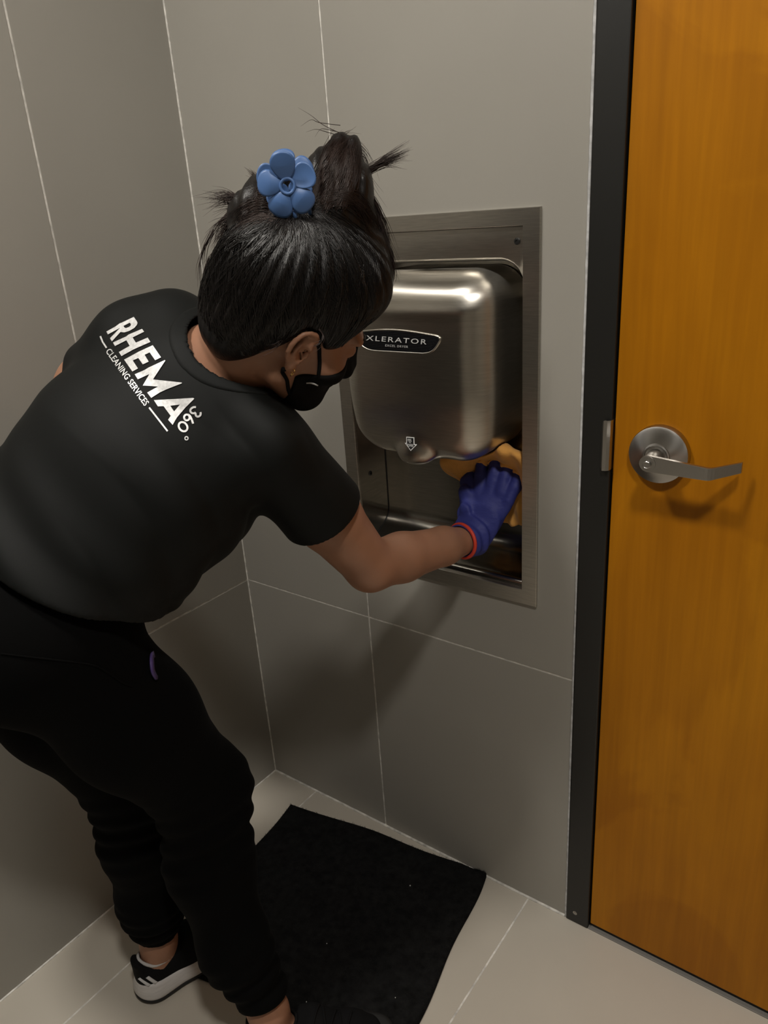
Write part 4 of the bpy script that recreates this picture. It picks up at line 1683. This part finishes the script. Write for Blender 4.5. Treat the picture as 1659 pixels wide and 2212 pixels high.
tuft([(460, 500), (440, 540), (432, 580), (436, 620)], .985, 1.0, 14, .005)
tuft([(745, 290), (700, 275), (680, 262), (662, 262)], .94, .94, 4, .01)
strands('hair_strands', paths_b, 0.00050, 'hair_brown', hair)


# =================================================================== HAIR CLIP
CC = D(621, 402, 0.872)
cn = (CAM - CC) / np.linalg.norm(CAM - CC)
cn = cn + np.array([0, 0, 0.10]) - CM[0] * 0.10
cn /= np.linalg.norm(cn)
cu_ = CM[0] - cn * (CM[0] @ cn); cu_ /= np.linalg.norm(cu_)
cv_ = np.cross(cn, cu_)                     # image up
clip = empty('hair_clip', CC)
tag(clip, 'blue flower-shaped claw clip holding the hair bun', 'hair clip')


def petal_mesh(center, nrm, u, v, ang, lean, cup, R=0.0150, off=0.0205):
    V, F = [], []
    nr, na = 7, 28
    er = u * math.cos(ang) + v * math.sin(ang)
    et = -u * math.sin(ang) + v * math.cos(ang)
    c = center + er * off
    for layer in (0, 1):
        for i in range(nr + 1):
            s = i / nr
            for k in range(na):
                t = 2 * math.pi * k / na
                a = s * math.cos(t)
                b = s * math.sin(t)
                wid = 0.0168 * (0.84 + 0.26 * a)
                rr = R * a
                dome = cup * (1 - s * s) + lean * (a + 1) * 0.5 * 0.012 - 0.0015 * max(0, -a)
                p = c + er * rr + et * wid * b + nrm * (dome - 0.0022 * layer * (1 - 0.25 * s ** 4))
                V.append(p)
    m = (nr + 1) * na
    for layer in (0, 1):
        for i in range(nr):
            for k in range(na):
                k2 = (k + 1) % na
                q = (layer * m + i * na + k, layer * m + (i + 1) * na + k, layer * m + (i + 1) * na + k2, layer * m + i * na + k2)
                F.append(q if layer == 0 else q[::-1])
    for k in range(na):
        k2 = (k + 1) % na
        a = nr * na
        F.append((a + k, m + a + k, m + a + k2, a + k2))
    return V, F


angs = [math.radians(a) for a in (100, 172, 246, 318, 30)]
for jaw, (o, lean) in enumerate([(0.0, 1), (-0.030, 1)]):
    cc = CC + cn * o + (cv_ * 0.010 - cu_ * 0.004 if jaw else 0)
    for a in angs:
        ln = {0: 0.9, 1: -0.2, 2: -0.7, 3: -0.6, 4: -0.1}[angs.index(a)]
        V, F = petal_mesh(cc, cn if jaw == 0 else -cn, cu_, cv_, a, ln, {0: 0.001, 1: 0.003, 2: 0.004, 3: 0.004, 4: -0.002}[angs.index(a)])
        mesh('petal', V, F, 'clip', clip)
    if jaw:
        continue
    ring = [cc + cu_ * 0.0082 * math.cos(t) + cv_ * 0.0082 * math.sin(t) - cn * 0.0004 for t in np.linspace(0, 2 * math.pi, 36, endpoint=False)]
    tube('centre_ring', ring, 0.0019, 'clip', clip, 10, True)
for k in range(3):
    a = math.radians(246 + 36 * k)
    p = CC + cu_ * 0.032 * math.cos(a) + cv_ * 0.032 * math.sin(a) - cn * 0.010
    tube('tooth', smooth_path([p + cv_ * 0.006, p, p - cv_ * 0.006 - cn * 0.010, p - cv_ * 0.006 - cn * 0.022], 8), np.linspace(0.0032, 0.0018, 8), 'clip', clip, 8)
tube('hinge', [CC - cn * 0.006 + cv_ * 0.014 - cu_ * 0.003, CC - cn * 0.026 + cv_ * 0.018 - cu_ * 0.004], 0.004, 'clip', clip, 10)


# =================================================================== SHOES
def make_shoe(ft, label, midsole, lining):
    T = lambda P: (P - ft['heel']) @ ft['M']
    W = lambda p: ft['heel'] + ft['M'] @ np.array(p, float)

    def foot2d(Q):
        x, y = Q[:, 0], Q[:, 1]
        Z = np.stack([x, y, np.zeros(len(x))], 1)
        return union([econe((0, 0.040, 0), (0.0, 0.120, 0), 0.0345, 0.036), econe((0, 0.120, 0), (0.004, 0.185, 0), 0.036, 0.0425),
                      econe((0.004, 0.185, 0), (-0.004, 0.225, 0), 0.0425, 0.030)], 0.02)(Z)

    def upper(P):
        Q = T(P)
        d = union([econe((0, 0.046, 0.048), (0, 0.115, 0.048), (0.034, 0.046), (0.038, 0.046), (1, 0, 0)),
                   econe((0, 0.115, 0.048), (0.003, 0.190, 0.036), (0.038, 0.042), (0.0425, 0.026), (1, 0, 0)),
                   econe((0.003, 0.190, 0.036), (-0.004, 0.222, 0.032), (0.0425, 0.026), (0.031, 0.019), (1, 0, 0)),
                   econe((0, 0.022, 0.045), (0, 0.014, 0.088), (0.022, 0.016), (0.019, 0.010), (1, 0, 0))], 0.018)(Q)
        rim = Q[:, 2] - np.interp(Q[:, 1], [0.0, 0.016, 0.036, 0.075, 0.11, 0.13], [0.095, 0.093, 0.078, 0.074, 0.090, 0.10])
        d = smax(d, rim, 0.005)
        d = smax(d, -econe((0, 0.056, 0.060), (0, 0.054, 0.13), (0.0275, 0.036), (0.0275, 0.036), (1, 0, 0))(Q), 0.004)
        return np.maximum(d, 0.010 - Q[:, 2])
    sx = sdf_mesh('shoe', upper, ft['heel'] - 0.30, ft['heel'] + 0.30, 0.0024, 'knit', person)
    sx['label'] = label

    def sole(P, z0, z1, grow, rnd):
        Q = T(P)
        hz = np.interp(Q[:, 1], [0, 0.06, 0.15, 0.25], [1.0, 0.92, 0.78, 0.72])
        zz = Q[:, 2]
        lift = np.clip((Q[:, 1] - 0.20) / 0.06, 0, 1) ** 2 * 0.010 + np.clip((0.03 - Q[:, 1]) / 0.04, 0, 1) ** 2 * 0.006
        top, bot = z1 * hz + lift * 0.5, z0 + lift
        d = foot2d(Q) - grow - 0.004 * np.cos((zz - 0.018) * 90)
        dz = np.maximum(zz - top, bot - zz)
        a, b = np.maximum(d + rnd, 0), np.maximum(dz + rnd, 0)
        return np.sqrt(a * a + b * b) + np.minimum(np.maximum(d, dz) + rnd, 0) - rnd
    ms = sdf_mesh('midsole', lambda P: sole(P, 0.009, 0.048, 0.005, 0.006), ft['heel'] - 0.30, ft['heel'] + 0.30, 0.0022, midsole, sx)
    sdf_mesh('outsole', lambda P: sole(P, 0.0, 0.012, 0.006, 0.003), ft['heel'] - 0.30, ft['heel'] + 0.30, 0.0026, 'outsole', sx)
    # side stripes and laces follow the upper
    for sd in (1, -1):
        for k in range(2):
            y0 = 0.008 + 0.012 * k
            pts = []
            for s in np.linspace(0, 1, 8):
                pts.append((sd * 0.07, y0 + 0.012 * s, 0.066 - 0.022 * s))
            pts = np.array(pts)
            loc = lambda q: upper(ft['heel'] + q @ ft['M'].T)
            for _ in range(16):
                dd = loc(pts)
                pts[:, 0] -= sd * np.clip(dd, -0.01, 0.01) * 0.7
            pts = np.array([W(p) for p in pts])
            V = []
            yv = ft['M'][:, 1]
            xv = ft['M'][:, 0] * sd
            for p in pts:
                V += [p - yv * 0.0032 + xv * 0.0009, p + yv * 0.0032 + xv * 0.0009]
            F = [(2 * i, 2 * i + 1, 2 * i + 3, 2 * i + 2) for i in range(7)]
            ob = mesh('stripe', V, F, 'stripe', sx)
            md = ob.modifiers.new('thickness', 'SOLIDIFY')
            md.thickness = 0.0012
            md.offset = 0
    for k in range(5):
        y0 = 0.128 + 0.014 * k
        pts = np.array([(x, y0 + 0.004 * (1 if k % 2 else -1) * x / 0.02, 0.14) for x in np.linspace(-0.021, 0.021, 9)])
        loc = lambda q: upper(ft['heel'] + q @ ft['M'].T)
        for _ in range(24):
            pts[:, 2] -= np.clip(loc(pts), -0.01, 0.01) * 0.7
        tube('lace', [W(p + np.array([0, 0, 0.0012])) for p in pts], 0.0020, 'knit', sx, 6)
    rim = [(0.0285 * math.cos(t), 0.056 + 0.037 * math.sin(t), np.interp(0.056 + 0.037 * math.sin(t), [0.0, 0.016, 0.036, 0.075, 0.11, 0.13], [0.095, 0.093, 0.079, 0.075, 0.091, 0.10]))
           for t in np.linspace(0, 2 * math.pi, 30, endpoint=False)]
    tube('collar_lining', [W(p) for p in rim], 0.0030, lining, sx, 8, True)
    return sx


make_shoe(FTL, 'black running shoe with a white midsole on the left foot', 'sole', 'lining')
make_shoe(FTR, 'black running shoe standing on the carpet mat', 'outsole', 'knit')

# purple strap hanging out of the trouser pocket
p = trace(trousers_sdf, [334, 322, 318, 322, 333, 340], [1412, 1420, 1436, 1452, 1462, 1450], 0.85)
g = grad(trousers_sdf, p)
pp = smooth_path(p + g * np.array([0.0, 0.006, 0.009, 0.008, 0.004, -0.002])[:, None], 26)
V = []
sd = np.cross(np.gradient(pp, axis=0), g.mean(0))
sd /= np.linalg.norm(sd, axis=1)[:, None]
for q, s in zip(pp, sd):
    V += [q - s * 0.0045, q + s * 0.0045]
F = [(2 * i, 2 * i + 1, 2 * i + 3, 2 * i + 2) for i in range(len(pp) - 1)]
ks = mesh('key_strap', V, F, 'purple')
md = ks.modifiers.new('thickness', 'SOLIDIFY')
md.thickness = 0.0022
tag(ks, 'small purple strap loop sticking out of the trouser pocket', 'strap')

# stitched pocket seam across the hip of the trousers
p = trace(trousers_sdf, [2, 60, 130, 200, 235, 262, 285], [1412, 1419, 1427, 1437, 1455, 1474, 1483], 0.75)
tube('pocket_seam', smooth_path(p + grad(trousers_sdf, p) * 0.0006, 40), 0.0013, 'trousers', tr, 6)

# =================================================================== CLEANING CLOTH (bunched in the right of the recess)
rowsC = [
    [(966, 1000, .058), (1008, 984, .066), (1050, 976, .072), (1100, 982, .074), (1150, 1008, .070)],
    [(962, 984, .040), (1004, 966, .046), (1048, 952, .050), (1098, 958, .050), (1150, 990, .046)],
    [(953, 986, .018), (1000, 966, .022), (1046, 950, .024), (1096, 956, .018), (1150, 992, .018)],
    [(949, 1000, .008), (998, 980, .010), (1044, 962, .012), (1092, 972, .002), (1149, 1004, .006)],
    [(952, 1016, .010), (1002, 998, .016), (1046, 974, .026), (1094, 988, .016), (1148, 1020, .010)],
    [(966, 1030, .024), (1010, 1022, .030), (1050, 992, .060), (1098, 998, .050), (1148, 1042, .024)],
    [(998, 1040, .044), (1022, 1042, .054), (1054, 1024, .074), (1102, 1030, .072), (1148, 1072, .034)],
    [(1006, 1066, .062), (1032, 1080, .070), (1062, 1076, .078), (1110, 1082, .066), (1148, 1104, .038)],
    [(1044, 1104, .068), (1066, 1122, .070), (1092, 1132, .060), (1120, 1138, .050), (1146, 1130, .040)],
]
CP = np.array([[PY(*p) for p in r] for r in rowsC])


def bspline(P, n):
    """uniform cubic B-spline through padded control points along axis 0"""
    P = np.concatenate([2 * P[:1] - P[1:2], P, 2 * P[-1:] - P[-2:-1]])
    segs = len(P) - 3
    out = []
    for t in np.linspace(0, segs, n):
        i = min(int(t), segs - 1)
        u = t - i
        w = np.array([(1 - u) ** 3, 3 * u ** 3 - 6 * u * u + 4, -3 * u ** 3 + 3 * u * u + 3 * u + 1, u ** 3]) / 6
        out.append(sum(w[k] * P[i + k] for k in range(4)))
    return np.array(out)


NCU, NCV = 64, 56
S = bspline(CP, NCU)
S = bspline(S.transpose(1, 0, 2), NCV).transpose(1, 0, 2)
uu, vv = np.meshgrid(np.linspace(0, 1, NCU), np.linspace(0, 1, NCV), indexing='ij')
S[..., 1] += 0.0045 * np.sin(17 * vv + 7 * uu) * np.sin(5 * uu + 1) + 0.0025 * np.sin(31 * vv - 9 * uu)
S[..., 2] += 0.0020 * np.sin(21 * vv + 4 * uu)
flat = S.reshape(-1, 3)
for _ in range(6):                       # the cloth lies against the glove and clear of the dryer
    for f, gap in ((gl_r0, 0.0022), (cover_sdf, 0.004)):
        d = f(flat)
        m = d < gap
        if m.any():
            flat[m] += grad(f, flat[m]) * (gap - d[m])[:, None]
S = flat.reshape(S.shape)
S[..., 0] = np.minimum(S[..., 0], IX1 - 0.006)
S[..., 1] = np.minimum(S[..., 1], DEP - 0.006)
F = [(i * NCV + j, (i + 1) * NCV + j, (i + 1) * NCV + j + 1, i * NCV + j + 1) for i in range(NCU - 1) for j in range(NCV - 1)]
cl = mesh('cleaning_cloth', S.reshape(-1, 3), F, 'cloth')
md = cl.modifiers.new('thickness', 'SOLIDIFY')
md.thickness = 0.0028
md.offset = 0.0
tag(cl, 'orange microfibre cloth pressed into the steel wall box by the gloved hand', 'cloth')
